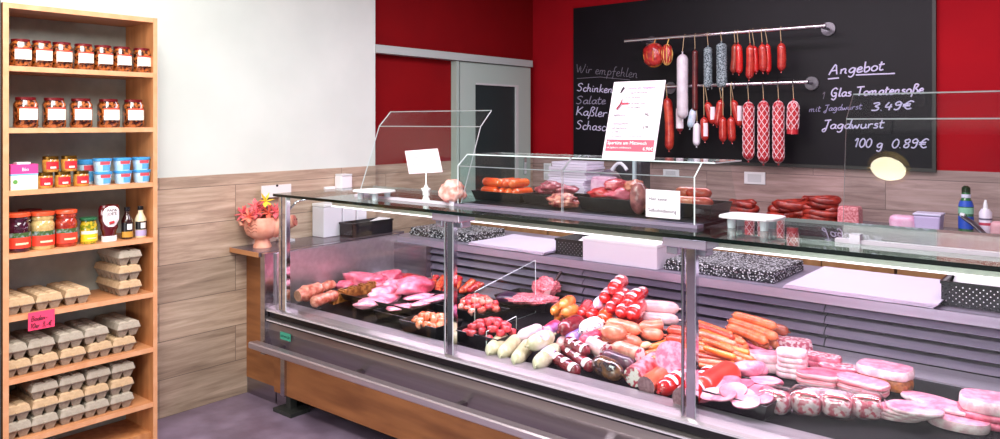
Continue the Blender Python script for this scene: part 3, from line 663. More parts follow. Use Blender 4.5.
# ---------------------------------------------------------------- food builders
def hull(s):                               # rounded end profile, s in 0..1 along
    return 1.0
def sausage(name, label, cat, p0, p1, r, m, grp=None, bend=0.0, ends=(1,1), cut=(None,None), flat=1.0, seg=14, taper=.35, up=0.0, tip=True, n=14, vary=0.0, smooth=True):
    p0, p1 = Vector(p0), Vector(p1); ax = p1-p0; L = ax.length; side = ax.cross(Vector((0,0,1))).normalized() if abs(ax.normalized().z) < .95 else Vector((1,0,0))
    pts, rad = [], []
    e = min(.45, r*1.15/max(L,1e-6)) if taper is None else min(.48, taper*2*r/max(L,1e-6)*1.6)
    ss = sorted(set([0,.15*e,.45*e,.75*e,e]+[e+(1-2*e)*i/n for i in range(n+1)]+[1-e,1-.75*e,1-.45*e,1-.15*e,1]))
    for s in ss:
        k = 1.0
        if s < e and ends[0] and cut[0] is None: k = max(.12, sqrt(max(0, 1-((e-s)/e)**2)))
        if s > 1-e and ends[1] and cut[1] is None: k = max(.12, sqrt(max(0, 1-((s-1+e)/e)**2)))
        q = p0+ax*s + side*(bend*L*(1-(2*s-1)**2)) + Vector((0,0,1))*(up*L*(1-(2*s-1)**2))
        pts.append(q); rad.append(r*k*(1+vary*noise.noise(q*18)+.5*vary*noise.noise(q*55)))
    b = B(); ms = [m]; cm = [None, None]
    for i in (0,1):
        if cut[i] is not None: ms.append(cut[i]); cm[i] = len(ms)-1
    b.tube(pts, rad, seg, 0, True, flat, cm)
    if tip:
        for i, (q, d) in enumerate(((p0, -ax.normalized()), (p1, ax.normalized()))):
            if cut[i] is None: b.tube([q-d*r*.1, q+d*r*.22, q+d*r*.42], [r*.14, r*.10, r*.2], 6)
    o = b.build(name, ms, center=True, smooth=smooth)
    return tag(o, label, cat, grp)
def bands(par, p0, p1, r, m, ss, w=.06, name='label_band', arc=2.6):
    p0, p1 = Vector(p0), Vector(p1); ax = p1-p0; b = B()
    d = ax.normalized(); u_ = Vector((0,0,1)); sd = d.cross(u_).normalized(); u_ = sd.cross(d)
    for i_, s in enumerate(ss):
        o = len(b.v); n_ = 9; off = .5*sin(i_*2.7)
        for q_ in (s-w, s-w*.4, s+w*.4, s+w):
            for j in range(n_):
                an = pi/2+off+(j/(n_-1)-.5)*arc*(1 if abs(q_-s) < w*.5 else .8)
                b.v.append(tuple(p0+ax*q_+(sd*cos(an)+u_*sin(an))*r*1.02))
        for k_ in range(3):
            for j in range(n_-1): b.f.append((o+k_*n_+j,o+k_*n_+j+1,o+(k_+1)*n_+j+1,o+(k_+1)*n_+j)); b.m.append(0)
    return b.build(name, m, par, world=True, smooth=True)
def lump(name, label, cat, c, dims, m, grp=None, seed=0, rz=0, amp=.22, freq=1.6, sub=3, sq=2.0, parent=None):
    bm = bmesh.new(); bmesh.ops.create_icosphere(bm, subdivisions=sub, radius=1)
    R = Matrix.Rotation(rz, 3, 'Z'); vs = []
    for v in bm.verts:
        q = v.co.copy()
        if sq != 2: q = q * ((abs(q.x)**sq+abs(q.y)**sq+abs(q.z)**sq)**(-1/sq))
        q *= 1 + amp*noise.noise(v.co*freq+Vector((seed*3.1,seed*1.7,seed)))+amp*.4*noise.noise(v.co*freq*2.7+Vector((seed,seed*2.3,9)))
        q = Vector((q.x*dims[0]/2, q.y*dims[1]/2, q.z*dims[2]/2)); vs.append(R@q)
    zmin = min(v.z for v in vs)
    b = B().add([(v.x,v.y,v.z-zmin) for v in vs], [tuple(x.index for x in f.verts) for f in bm.faces]); bm.free()
    o = b.build(name, m, parent, loc=c, smooth='all')
    return tag(o, label, cat, grp) if parent is None else o
def slice_disc(name, label, cat, c, w, d, th, m, grp=None, rz=0, tilt=(0,0), rim=None, wav=.0, n=2.3, seg=26):
    pts = []
    for i in range(seg):
        a = 2*pi*i/seg; k = (abs(cos(a))**n+abs(sin(a))**n)**(-1/n)
        pts.append((cos(a)*k*w/2*(1+wav*sin(3*a+c[0]*40)), sin(a)*k*d/2))
    vs = []
    for z, k in ((0,.97),(th*.3,1),(th*.7,1),(th,.97)):
        vs += [(x*k,y*k,z) for x,y in pts]
    M_ = Matrix.Rotation(rz,3,'Z') @ Matrix.Rotation(tilt[0],3,'X') @ Matrix.Rotation(tilt[1],3,'Y')
    vs = [M_@Vector(v) for v in vs]; zm = min(v.z for v in vs); vs = [(v.x,v.y,v.z-zm) for v in vs]
    fs = []; mi = []
    b = B(); b.v = vs
    for k in range(3):
        for i in range(seg): b.f.append((k*seg+i,k*seg+(i+1)%seg,(k+1)*seg+(i+1)%seg,(k+1)*seg+i)); b.m.append(1 if rim else 0)
    b.f.append(tuple(range(seg-1,-1,-1))); b.m.append(0); b.f.append(tuple(range(3*seg,4*seg))); b.m.append(0)
    o = b.build(name, [m, rim] if rim else m, loc=c, smooth=True)
    return tag(o, label, cat, grp)
# ---------------------------------------------------------------- food materials
def food(name, a, b_, sc=40, rough=.28, lo=.38, hi=.62, bump=0, coat=.5, kind='noise', **k): return mat(name, a, b_, sc, rough, 0, bump, kind, lo=lo, hi=hi, coat=coat, **k)
f_white = food('white_sausage', 'c4b890', 'dcd2b4', 25)
f_whitepink = food('pinkish_white_sausage', 'dcb8c4', 'ecd2d8', 25)
f_red = food('red_casing', 'b81218', 'd42420', 18, .15, coat=1)
f_dred = food('dark_red_casing', '64141e', '8a2430', 25, .25)
f_orange = food('orange_sausage', 'e0682a', 'ea8a38', 25, .2, coat=.8)
f_wiener = food('wiener', 'c8542c', 'e07a48', 30, .25)
f_wienerred = food('red_wiener', 'b03424', 'c8503a', 30, .25)
f_blood = food('blood_sausage', '2c2028', '8a5a30', 26, .2, lo=.42, hi=.72, coat=1)
f_lyoner = food('lyoner', 'd06850', 'e29070', 25, .25)
f_lyonerp = food('pale_pink_sausage', 'd8a0a4', 'e8c0be', 22, .3)
f_pink = food('pink_pork', 'd04462', 'ec8098', 22, .35, lo=.35, hi=.65, bump=.3)
f_pinkp = food('pale_pink_pork', 'd0607c', 'f0a8ba', 26, .35, lo=.38, hi=.62, bump=.3)
f_ham = food('cooked_ham', 'd07690', 'eeaabc', 34, .35, lo=.4, hi=.62, bump=.15)
f_hamd = food('dark_ham', 'a8384c', 'd87088', 30, .35)
f_beef = food('red_beef', 'a8141e', 'd03038', 35, .3)
f_cubes = food('goulash_red', 'd02a38', 'f05a60', 45, .35, bump=.2)
f_marin = food('marinated_meat', 'e0501c', 'f0906a', 45, .25, coat=1)
f_mince = food('mince', 'c83850', 'f09098', 110, .5, bump=1, kind='noise')
f_speck = food('speckled_cut', 'b85068', 'eed0d4', 70, .4, lo=.45, hi=.6, detail=1)
f_speckw = food('coarse_cut', 'c04a5c', 'f4ece8', 60, .4, lo=.42, hi=.5, detail=1)
f_greycut = food('grey_pink_cut', '845860', 'a07880', 90, .5)
f_rind = food('brown_rind', '7c3c14', 'b87438', 50, .5, bump=.4)
f_roast = food('roast_pork', 'b04c38', 'e0907a', 40, .4, bump=.5)
f_fat = food('white_fat', 'd4a4ac', 'ecd6d6', 30, .4, lo=.4, hi=.6)
f_bacon = food('bacon_layers', 'f0d0d0', 'd86070', 30, .4, stretch=(.3,.3,6))
f_salami = food('salami_mould', '2c3a40', '9cacb0', 130, .8, coat=0, lo=.42, hi=.58, detail=2)
f_smoked = food('smoked_sausage', 'a01e1c', 'c03a2c', 25, .25)
f_smokedd = food('dark_smoked_sausage', '4a1218', '68201e', 25, .3)
w_lab = mat('white_band', 'ece0e8', rough=.5); w_pk = mat('pinkish_band', 'ecd0d6', rough=.4); w_wrap = mat('lilac_wrap', 'c8b0e0', 'e8e0f4', 40, .35)
cling = glass('cling_film', (.98,.95,.97), f0=.12, power=3)

def px(x, y, h): return deck(x, y, h)
def ds(label, x0, y0, x1, y1, rpx, m, h=0, name='sausage', cat='sausage', **k):
    """sausage on the display floor between two photo points; rpx radius in photo pixels, h extra height"""
    q = deck((x0+x1)/2, (y0+y1)/2, h+.03); r = rpx*mpp(q)
    return sausage(name, label, cat, deck(x0, y0, h+r), deck(x1, y1, h+r), r, m, **k), deck(x0,y0,h+r), deck(x1,y1,h+r), r

# ================================================================ TRAYS OF MEAT, LEFT BAY
def traypx(label, x, y, w, d, h=.06, lift=0, grp=None, rz=0):
    c = deck(x, y, lift); return tray(label, c, w, d, h, rz, grp), c
T1, c1 = traypx('large black tray under the roasts and pork pieces', 372, 300, .66, .40, .035)
T1.location = (-3.09, 2.86, deckz(2.86)+.018); c1 = T1.location
S = lambda *a, **k: sausage(*a, **k)
def dp(x, y, h=.03): return deck(x, y, h)
a, c = dp(297.5,296,.09), dp(335,283.5,.09)
S('roast_roll','cured pork roll with pale cut end at the left of the tray','meat',a,c,.033,f_roast,cut=(food('roast_cut','a8705a','c89078',40),None),tip=False,vary=.5)
a, c = dp(311,303,.065), dp(338,294,.065)
S('roast_roll','orange cured pork roll lying in front of the other roll','meat',a,c,.030,f_roast,tip=False,vary=.5)
# slab with ribbed rind
t0_ = dp(333,305,.02); t1_ = dp(377,292,.02); ax = (t1_-t0_); 
b = B(); nn = 22
for i in range(nn):
    s0_ = t0_+ax*(i/nn); s1_ = t0_+ax*((i+.6)/nn); sd = Vector((-ax.y,ax.x,0)).normalized()*.055
    b.quadslab([s0_, s1_, s1_+sd, s0_+sd], (0,0,1), .056+.006*sin(i*1.3))
b.quadslab([t0_,t1_,t1_+sd,t0_+sd],(0,0,1),.048)
tag(b.build('rib_roast', f_rind, center=True), 'brown ribbed slab of cured belly lying along the tray front', 'meat')
def heap(n_, label, x, y, w, d, hp, size, ms, grp, name, lift=.03, rz=0, sq=2.4, amp=.4, seed=0):
    q0 = deck(x, y, lift); r_ = random.Random(seed)
    for k in range(n_):
        a_ = k*2.39996; rr_ = sqrt((k+.5)/n_); u_, v_ = cos(a_)*rr_*w/2, sin(a_)*rr_*d/2
        u_, v_ = u_*cos(rz)-v_*sin(rz), u_*sin(rz)+v_*cos(rz)
        z_ = hp*(1-rr_*rr_)
        dims = [size*r_.uniform(.8,1.4), size*r_.uniform(.7,1.1), size*r_.uniform(.6,.95)]
        lump(name, label, 'meat', q0+Vector((u_, v_, z_+.0876*v_)), dims, ms[k%len(ms)], grp, seed*50+k, r_.uniform(0,3), amp, 1.9, 2, sq)
def lump2(name,label,x0,y0,x1,y1,wd,h,m,seed,lift=.03,grp=None,amp=.25):
    a_, c_ = deck(x0,y0,lift), deck(x1,y1,lift); d_ = c_-a_
    return lump(name,label,'meat',(a_+c_)/2,(d_.length,wd,h),m,grp,seed,atan2(d_.y,d_.x),amp,1.8,3,2.4)
for i, (x,y,w,d,h,m,l) in enumerate([
    (362,289,.22,.13,.085,f_pink,'largest rounded pink pork joint behind the ribbed slab'),
    (344,292,.11,.09,.06,f_pink,'small pink pork piece between the rolls and the joint'),
    (388,284,.17,.13,.075,f_pink,'pink pork joint with pale top at the back of the tray'),
    (415,297,.22,.14,.095,f_pink,'flat-topped pink pork cut in the middle of the left bay'),
    (394,293,.13,.12,.07,f_pinkp,'pale pork piece between the two larger joints'),
    (378,290,.13,.09,.075,f_pink,'pink pork piece wedged behind the pale cutlet')]):
    lump('pork_joint', l, 'meat', dp(x, y, .012), (w,d,h), m, 'pork joints in the left tray', i+1, .4*i+.3, .42, 2.0, 3, 2.6)
lump('beef_mince', 'dark red mound of raw meat behind the pork joints', 'meat', dp(411,283,.0), (.34,.10,.05), f_beef, None, 9, .0, .3, 3)
lump2('pork_cutlet','large pale pink pork cutlet at the tray corner',356,314,400,298,.12,.045,f_pinkp,20,.02,'pork cutlets')
lump2('pork_cutlet','pale cutlet tucked behind the large cutlet',372,302,400,290,.09,.05,f_pinkp,21,.03,'pork cutlets')
T2,_ = traypx('small black tray with pale pork slices next to the joints', 403, 319, .25, .19, .045)
lump2('pork_slice','long pale pork slice in the small black tray',386,313,417,305,.10,.02,f_pinkp,30,.04)
T3,_ = traypx('black tray with long pale slices behind the marinated pieces', 436, 307, .28, .18, .045)
for i,(x0,y0,x1,y1) in enumerate([(413,310,442,297),(424,306,452,294),(405,303,432,294)]): lump2('pork_slice',['long pale slice left in the middle tray','long pale slice across the middle tray','pale slice at the rear of the middle tray'][i],x0,y0,x1,y1,.08,.018,f_pinkp,34+i,.042+.004*i,'pork slices')
T4,_ = traypx('black tray of orange marinated meat before the chrome post', 431, 332, .25, .19, .06)
heap(20,'orange marinated meat pieces heaped in the front tray',430,327,.19,.13,.035,.042,[f_marin,food('marin_light','ec7848','f4b090',45,.25,coat=1)],'orange marinated pieces','marinated_piece',.035,seed=1)
for i in range(12):
    a = dp(427+i*4.0, 294-abs(i-5)*.5, .02); c = dp(434+i*4.0+(i>7)*6, 276+(i>6)*(i-6)*1.5, .06)
    S('marinated_rib', f'{(ordn+["eighth","ninth","tenth","eleventh","twelfth"])[i]} marinated red strip from the left at the rear louvres','meat',a,c,.015,[food('strip_orange','b83818','e87848',45,.25,coat=1),f_beef,food('strip_red','981c14','d85030',45,.25,coat=1)][i%3],'marinated strips at the back',bend=.1*(-1)**i,tip=False,vary=.5)
a = dp(431,279,.03); c = a+Vector((.02,-.01,.09))
tag(B().tube([a,c],.0025,6).build('price_pin',chrome,center=True),'thin metal price pin standing behind the marinated strips','pin')
T5,_ = traypx('black tray of salmon-red rolls behind the glass divider', 480, 318, .25, .18, .05)
heap(24,'salmon-red meat pieces heaped in the tray behind the chrome post',478,311,.22,.15,.05,.042,[food('salmon_red','d83c30','f08070',45,.3,coat=.8),f_cubes,food('salmon_pale','e87060','f4b0a0',45,.3,coat=.8)],'salmon-red meat pieces','meat_roll',.035,seed=2)
T6,_ = traypx('black tray of red diced stew meat at the glass divider', 488, 343, .27, .19, .06)
heap(26,'bright red diced meat cubes heaped by the glass divider',490,336,.23,.15,.055,.036,[f_cubes,food('stew_dark','b81c2c','e04450',45,.35)],'red stew cubes','stew_cube',.04,sq=4,amp=.25,seed=3,rz=.3)
T7,_ = traypx('black tray of minced meat with a metal spatula', 532, 305, .34, .22, .05)
tag(lump('minced_meat','x','meat', dp(532,305,.03), (.27,.15,.055), f_mince, None, 99, .5, .22, 3.5, 4),'pink minced meat heaped under the metal spatula','minced meat',kind='stuff')
tag(lump('minced_meat','x','meat', dp(546,297,.03), (.15,.13,.10), f_mince, None, 98, .4, .22, 3.5, 4),'pink minced meat mound behind the spatula beside orange sausages','minced meat',kind='stuff')
lump('black_pudding_lump','dark purple meat lump between stew meat and mince','meat', dp(512,306,.02), (.17,.10,.07), food('purple_meat','1c1430','4a2040',25), None, 97, .3, .2, 1.5)
t = thing('meat_spatula','metal spatula stuck in the minced meat','spatula', dp(543,302,.05))
pA, pB, pC = dp(541,304,.055), dp(550,288,.09), dp(561,272,.15)
part(B().quadslab([pA+Vector((-.03,0,0)),pA+Vector((.03,0,0)),pB+Vector((.012,0,0)),pB+Vector((-.012,0,0))],(0,-1,.3),.002),'blade',mat('spatula_steel','c8a8a8',rough=.3,metal=.7),t)
part(B().tube([pB,pC],.008,8),'handle',mat('spatula_handle','3a1c24',rough=.4),t)
# glass dividers on the display floor
t = thing('glass_divider','upright glass divider between stew meat and white sausages','divider', deck(474,335))
g0, g1, g2, g3 = deck(474.5,334), deck(474.5,334)+Vector((0,0,.20)), deck(560,300)+Vector((0,0,.20)), deck(560,300)
g0 = onX(474.5,334,0) if False else g0
b = B(); b.quadslab([g0,g1,Vector((g0.x+.06,3.1,g1.z+.10)),Vector((g0.x+.06,3.1,deckz(3.1)))],(1,0,0),.004,0,1)
part(b,'divider_glass',[g_clear,g_edge_light],t)
t = thing('glass_divider','low clear glass divider at the front end of the white sausages','divider', deck(486,352))
q = deck(486,352); b = B(); b.quadslab([q,q+Vector((0,0,.09)),q+Vector((.01,.2,.12)),q+Vector((.01,.2,.02))],(1,0,0),.004,0,1)
part(b,'divider_glass',[g_clear,g_edge_light],t)

# ================================================================ SAUSAGES, MIDDLE BAY
k = 0
for l,x0,y0,x1,y1,r,m,h in [
    ('pale green-white sausage at the left end of the front row',489,353,505,336,7.4,f_white,0),
    ('second pale sausage of the front row from the glass divider',501,356,518,338,7.2,f_white,0),
    ('third pale sausage of the front row from the glass divider',515,362,530,343,7.4,f_white,0),
    ('large pale sausage lying across the top of the white pile',528,346,553,335,8.6,f_white,.045),
    ('lilac-white sausage at the back of the pale pile',518,338,542,328,6.8,f_whitepink,.02),
    ('pale sausage with blue print beside the red striped ones',536,366,557,347,8,f_white,0)]:
    o,a,c,r_ = ds(l,x0,y0,x1,y1,r,m,h,name='white_sausage',grp='pale sausages in the front pile',taper=.5)
    if k in (3,5): bands(o,a,c,r_,w_wrap,[.5],.14,'lilac_wrap')
    k += 1
for i,(x0,y0,x1,y1,h) in enumerate([(548,353,578,372,0),(561,346,592,368,.005),(574,338,604,357,.01),(586,332,612,349,.015),(566,341,588,352,.04),(579,333,600,344,.045)]):
    o,a,c,r_ = ds(['lowest','second','third','fourth','upper left','upper right'][i]+' dark red salami with pink-white patches in the striped pile',x0,y0,x1,y1,6.2,f_dred,h,name='salami',cat='salami',grp='dark red striped salamis',taper=.3)
    bands(o,a,c,r_,w_lab,[.35,.62,.88],.055)
for l,x0,y0,x1,y1,r,m,h,kw in [
    ('pinkish mottled sausage behind the striped salamis',557,345,577,338,7,f_lyonerp,.02,{}),
    ('brown-pink sausage with speckled cut end in mid pile',583,340,606,352,8,f_lyonerp,.03,dict(cut=(None,f_speckw))),
    ('dark blotched blood sausage at the counter front',594,362,622,375,10.5,f_blood,0,{}),
    ('slim dark purple blood sausage behind the blotched one',603,354,634,366,7,food('purple_casing','3c2838','6a4050',25),.03,{}),
    ('pink knotted sausage with speckled round cut end',613,346,640,355,7.5,food('ring_pink','d07868','eab09c',30),.04,dict(cut=(None,f_speckw))),
    ('dark red round-ended sausage with lilac wrap high in the pile',560,331,582,320,8.5,f_dred,.07,{}),
    ('red and lilac sausage leaning left of the dark one',545,334,559,324,7,food('red_lilac','b8284c','a884c8',22),.05,{}),
    ('lilac-blue wrapped sausage in the middle of the pile',567,341,585,331,7,food('lilac_blue','8870b8','c098d0',22),.04,{}),
    ('short red sausage below the spotted white one',580,342,602,334,6.5,food('magenta_red','c82848','d84868',22),.05,{}),
    ('white sausage with black printed dots',581,331,601,322,8.5,mat('dotted_wrap','26242c','efe8f2',110,.35,kind='dots',lo=.3,hi=.36),.07,{}),
    ('orange sausage on top of the orange group',561,307,573,299,6.5,f_orange,.10,{}),
    ('orange sausage lying across the group',562,314,578,308,6.8,f_orange,.07,{}),
    ('orange sausage end pointing forward',553,313,562,305,5.5,f_orange,.06,{}),
    ('small round orange sausage at the bottom of its group',556,320,562,315,4.2,f_orange,.03,{}),
    ('first round red sausage end right of the orange ones',581,315,590,303,6.5,f_red,.06,{}),
    ('second round red sausage end with lilac cap',590,317,600,304,6.5,f_red,.06,{}),
    ('bright orange-red sausage lying in front of the red pile',602,320,616,306,8,food('bright_orange_red','e03414','e84c20',20,.15,coat=1),.06,{}),
    ('topmost red sausage with white stripes on the pile',612,291,624,279,7.5,f_red,.17,dict(b=1)),
    ('left red sausage of the second layer',603,300,611,291,6.5,f_red,.13,dict(b=1)),
    ('middle red sausage of the second layer',616,302,627,292,7,f_red,.13,dict(b=1)),
    ('right red sausage with white stripes in the second layer',627,304,641,293,8,f_red,.13,dict(b=1)),
    ('red sausage behind at the right of the second layer',636,299,645,290,6,f_red,.13,dict(b=1)),
    ('red sausage at the left of the third layer',609,311,617,301,6.5,f_red,.10,dict(b=1)),
    ('red sausage in the middle of the third layer',620,315,628,303,7,f_red,.10,dict(b=1)),
    ('red sausage at the right end of the third layer',631,317,642,303,8,f_red,.09,dict(b=1)),
    ('lilac-white wrapped sausage among the red ones',596,306,606,298,6,w_wrap,.10,{}),
    ('dark red sausage low behind the lyoner',624,324,641,316,6.5,f_red,.05,{}),
    ('pale pink long sausage, upper one of the pair',636,306,679,309,6.5,f_lyonerp,.09,dict(bend=-.06)),
    ('pale pink long sausage, lower one of the pair',640,317,679,320,6.2,f_lyonerp,.05,dict(bend=.04)),
    ('orange-pink lyoner, left of the upper two',602,330,627,334,8.5,f_lyoner,.07,dict(bend=.08)),
    ('orange-pink lyoner lying behind the left one',606,323,640,331,6.5,f_lyoner,.08,dict(bend=-.06)),
    ('large curved lyoner under the other two',602,339,642,342,7.5,f_lyoner,.03,dict(bend=.10)),
    ('lyoner with whitish cut end, upper one',638,328,661,325,6.5,f_lyoner,.07,dict(cut=(None,f_fat))),
    ('short orange lyoner below the cut one',640,334,664,335,6.5,f_lyoner,.05,{}),
    ('reddish knotted sausage left of the wide chrome post',667,330,690,333,6,f_wienerred,.06,{}),
    ('red slim sausage below the knotted one',666,338,690,342,5,f_wienerred,.05,{}),
    ]:
    bd = kw.pop('b', 0)
    o,a,c,r_ = ds(l,x0,y0,x1,y1,r,m,h,grp=None,taper=.45,**kw)
    if bd: bands(o,a,c,r_,w_pk,[.25,.62],.09,arc=1.7)
# orange wieners bunch left of post
for i,(x0,y0,x1,y1) in enumerate([(640,349,668,341),(642,355,672,345),(648,360,680,350),(655,345,686,344),(660,353,687,346),(664,359,688,352)]):
    ds(f'{ordn[i]} orange wiener of the curved bunch before the wide post',x0,y0,x1,y1,3.6,[f_orange,f_wiener][i%2],.03+.01*(i%3),name='wiener',grp='curved orange wieners',bend=.12,taper=.3)
ds('pale peeled wiener tip at the left of the curved bunch',641,347,650,344,3.6,food('pale_tip','f0b888','f8d0a0',30),.05,name='wiener',taper=.4)
# cut sausages at the front
for l,x0,y0,x1,y1,r,m,cm,h in [
    ('thick sausage with large white-flecked cut face at the front',633,377,662,357,10,food('marbled_red','c8404c','e8a0b0',40),f_speckw,0),
    ('fat red sausage with grey-pink cut face at the front',646,386,678,364,9.5,food('orange_red_skin','d84830','e06848',20),f_greycut,0),
    ]:
    o,a,c,r_ = ds(l,x0,y0,x1,y1,r,m,h,cut=(cm,None),taper=.4)
o,a,c,r_ = ds('red sausage with row of white labels, rounded front end',660,391,692,371,9,f_red,0,taper=.4); bands(o,a,c,r_,w_lab,[.3,.5,.7,.88],.05)
o,a,c,r_ = ds('thickest cut sausage with big grey-pink face behind the wide post',684,400,716,374,12.5,f_red,0,cut=(f_greycut,None),taper=.4); bands(o,a,c,r_,w_lab,[.3,.45,.6,.8],.04)
ds('large plain bright red sausage lying beside the ham tray',697,392,734,371,13.5,food('plain_red_skin','d02c24','dc4030',10,.3),0,cut=(None,None),taper=.25,name='sausage')
q = deck(672,372,.04)
o = slice_disc('mortadella_slice','big pink speckled round slice leaning upright','sausage slice', q, .125,.125,.02,food('mortadella','d86888','f0a8bc',60),None,.5,(math.radians(62),0))

# ================================================================ WIENERS, RIGHT BAY
W = []
rw = random.Random(11)
for i in range(15): W.append((693+rw.uniform(-2,4), 323+i*2.9, 722+i*.9+rw.uniform(-3,3), 330+i*2.75+rw.uniform(-1,1), .02+.012*(i%2)))
for i in range(9): W.append((697+i*1.2+rw.uniform(-3,3), 322+i*3.6, 730+i*1.2+rw.uniform(-3,3), 335+i*3.2, .055+.012*(i%2)))
for i in range(6): W.append((716+i*2+rw.uniform(-3,3), 331+i*4, 744+i*2, 341+i*4+rw.uniform(-2,2), .04+.015*(i%2)))
for i,(x0,y0,x1,y1,h_) in enumerate(W):
    ds('slim orange-red wiener in the long fanned pile right of the wide post',x0,y0,x1,y1,3.0,[f_wiener,f_wienerred,f_orange,f_lyoner,f_wiener][i%5],h_,name='wiener',grp='slim wieners in the fanned pile',bend=rw.uniform(-.06,.10),taper=.3)
for i,(x0,y0,x1,y1,h,r) in enumerate([(733,315,776,327,.11,4.6),(729,321,777,338,.08,5),(727,327,767,342,.06,5),(735,333,768,347,.03,5),(757,325,788,332,.05,5.5),(760,340,778,346,.03,4.5)]):
    ds(f'{["topmost","second","third","lowest","dark rear","short front"][i]} thick bockwurst in the stack before the louvres',x0,y0,x1,y1,r,f_wiener if i!=4 else food('dark_bockwurst','8a3018','a84a28',25),h,name='bockwurst',cat='sausage',grp='thick bockwursts',bend=-.04,taper=.35)
for i,(x0,y0,x1,y1) in enumerate([(743,344,768,353),(741,348,764,357),(746,341,772,349)]):
    ds(f'{ordn[i]} thin dark red dried sausage right of the fanned pile',x0,y0,x1,y1,2.8,f_hamd,.03,name='dried_sausage',grp='thin dried sausages',taper=.3)
for i,(x0,y0,x1,y1) in enumerate([(733,357,748,351),(738,362,752,356),(742,367,753,360),(730,351,746,346),(748,357,757,352)]):
    ds(f'{ordn[i]} short curled orange sausage at the end of the fanned pile',x0,y0,x1,y1,3.3,f_wiener,.04,name='short_sausage',grp='short curled sausages',bend=.25,taper=.3)

# ================================================================ HAMS AND SLICES, RIGHT
T8 = tray('black tray of sliced ham right of the wide post at the front', deck(738,402,.004), .32, .24, .055, -.06)
k = 0
for x,y,h,w,rz,tl in [(690,398,.03,.11,.2,.5),(700,396,.045,.11,.5,.35),(711,397,.05,.12,.1,.3),(721,393,.06,.12,.8,.4),(703,386,.05,.11,.3,.25),(716,384,.055,.12,.6,.3),(729,398,.05,.12,1.0,.35),(739,393,.055,.12,.4,.25),(735,404,.05,.12,.2,.35),(728,385,.06,.12,.3,.15),(748,400,.05,.12,.2,.3)]:
    x += 22; y += 5
    slice_disc('ham_slice','pink ham slices fanned loosely in the long black tray','ham slice', deck(x-10, y-2, h), w*.8, w*.6, .006, [f_hamd if k%3==0 else f_ham,food('ham_deep','c04c68','d87890',25,.35),f_ham,f_pink][k%4], 'ham slices in the long tray', rz, (tl,-.2), wav=.04); k += 1
def hl(label,x,y,w,d,th,m,rim=None,rz=0,h=0,tl=(0,0),grp=None,name='ham_slice',cat='ham',n=2.3):
    return slice_disc(name,label,cat,deck(x,y,h),w,d,th,m,grp,rz,tl,rim,0,n)
for i in range(4): hl(f'round pink cold-cut slice, {["lowest","second","third","topmost"][i]} of the flat pile',766,382-i*.0,.125-.004*i,.09,.007,f_ham,f_hamd,.2+.3*i,.02+i*.0073,grp='flat pile of round slices')
for i in range(3): hl(f'oval pink slice, {["lowest","middle","top"][i]} of the pile before the round slices',756-i,393-i,.15,.10,.008,f_ham,f_pink,.3*i,.04+i*.0083,grp='oval slices')
lump('ham_half','folded pink ham half with white fat edge','ham', deck(748,377,.015), (.16,.075,.06), f_ham, None, 120, .9, .18, 1.6)
lump('ham_half','small wrinkled pink ham piece right beside the folded half','ham', deck(759,376,.01), (.07,.06,.045), f_pinkp, None, 121, .2, .18, 1.6)
# sliced blocks
def block(label,x,y,w,d,hh,m,top,rz=0,n_=1,h=0,name='meat_block',cat='meat',rn=3.6):
    """rounded block; n_ slices stacked"""
    q = deck(x,y)+Vector((0,0,h)); b = B(); t_ = hh/n_
    for i in range(n_):
        pts = []
        for j in range(28):
            a = 2*pi*j/28; k_ = (abs(cos(a))**rn+abs(sin(a))**rn)**(-1/rn); wob = 1+.10*noise.noise(Vector((cos(a)*1.7+x*.1,sin(a)*1.7+y*.13,i*.4))); pts.append((cos(a)*k_*w/2*(1+.03*sin(i*2.1))*wob, sin(a)*k_*d/2*(1+.03*cos(i*1.7))*wob))
        o = len(b.v)
        zs = [(i*t_,.95),(i*t_+t_*.25,1),(i*t_+t_*.75,.99),(i*t_+t_*.97,.93)]
        for z_,k_ in zs: b.v += [(x_*k_,y_*k_,z_) for x_,y_ in pts]
        for r_ in range(3):
            for j in range(28): b.f.append((o+r_*28+j,o+r_*28+(j+1)%28,o+(r_+1)*28+(j+1)%28,o+(r_+1)*28+j)); b.m.append(0)
        b.f.append(tuple(o+j for j in range(27,-1,-1))); b.m.append(0)
        b.f.append(tuple(o+3*28+j for j in range(28))); b.m.append(1)
    return tag(b.build(name,[m,top],loc=q,rz=rz,smooth=True),label,cat)
block('stack of thick white bacon fat slices by the speckled block',792,376,.11,.09,.10,f_fat,f_fat,.2,5)
block('white-topped speckled pork block left of the bacon stack',765,370,.12,.08,.07,f_fat,f_pinkp,.5,2)
block('speckled pink brawn block behind the bacon stack',793,353,.15,.08,.06,f_speck,f_speck,.1,1)
block('dark pink marbled ham block before the louvres',822,366,.14,.08,.045,f_hamd,f_speck,0,2)
block('dark-rimmed salami slices right of the marbled block',840,374,.16,.08,.035,f_hamd,f_speck,.1,3)
block('broad pink ham block with crusty brown underside',885,385,.185,.12,.040,f_rind,f_rind,-.05,1)
block('pale pink upper half of the crusty ham block',885,385,.19,.125,.032,f_fat,f_ham,-.05,1,h=.0405)
block('white-edged pink bacon block behind the round slice',842,384,.25,.08,.035,f_fat,f_pinkp,-.05,2)
block('raw red bacon with white layers beside the wrapped packs',817,384,.14,.08,.045,f_bacon,f_pink,.2,2)
block('raw meat block with dark red side and pale top',862,391,.18,.10,.045,f_bacon,f_ham,-.2,2)
for i in range(3): hl(f'large round pale pink slice, {["lowest","middle","top"][i]} of its pile',832,399-i*.5,.20,.135,.010,f_fat,f_hamd,.1*i,i*.0103+.02,grp='large round slices')
T9 = None
for i in range(4): hl(f'ridged pale pink loin slice, {ordn[i]} from the left in its row',894+i*7,415-i*1.5,.17,.12,.012,f_pinkp,f_fat,.2,.012*i+.01,grp='ridged loin slices')
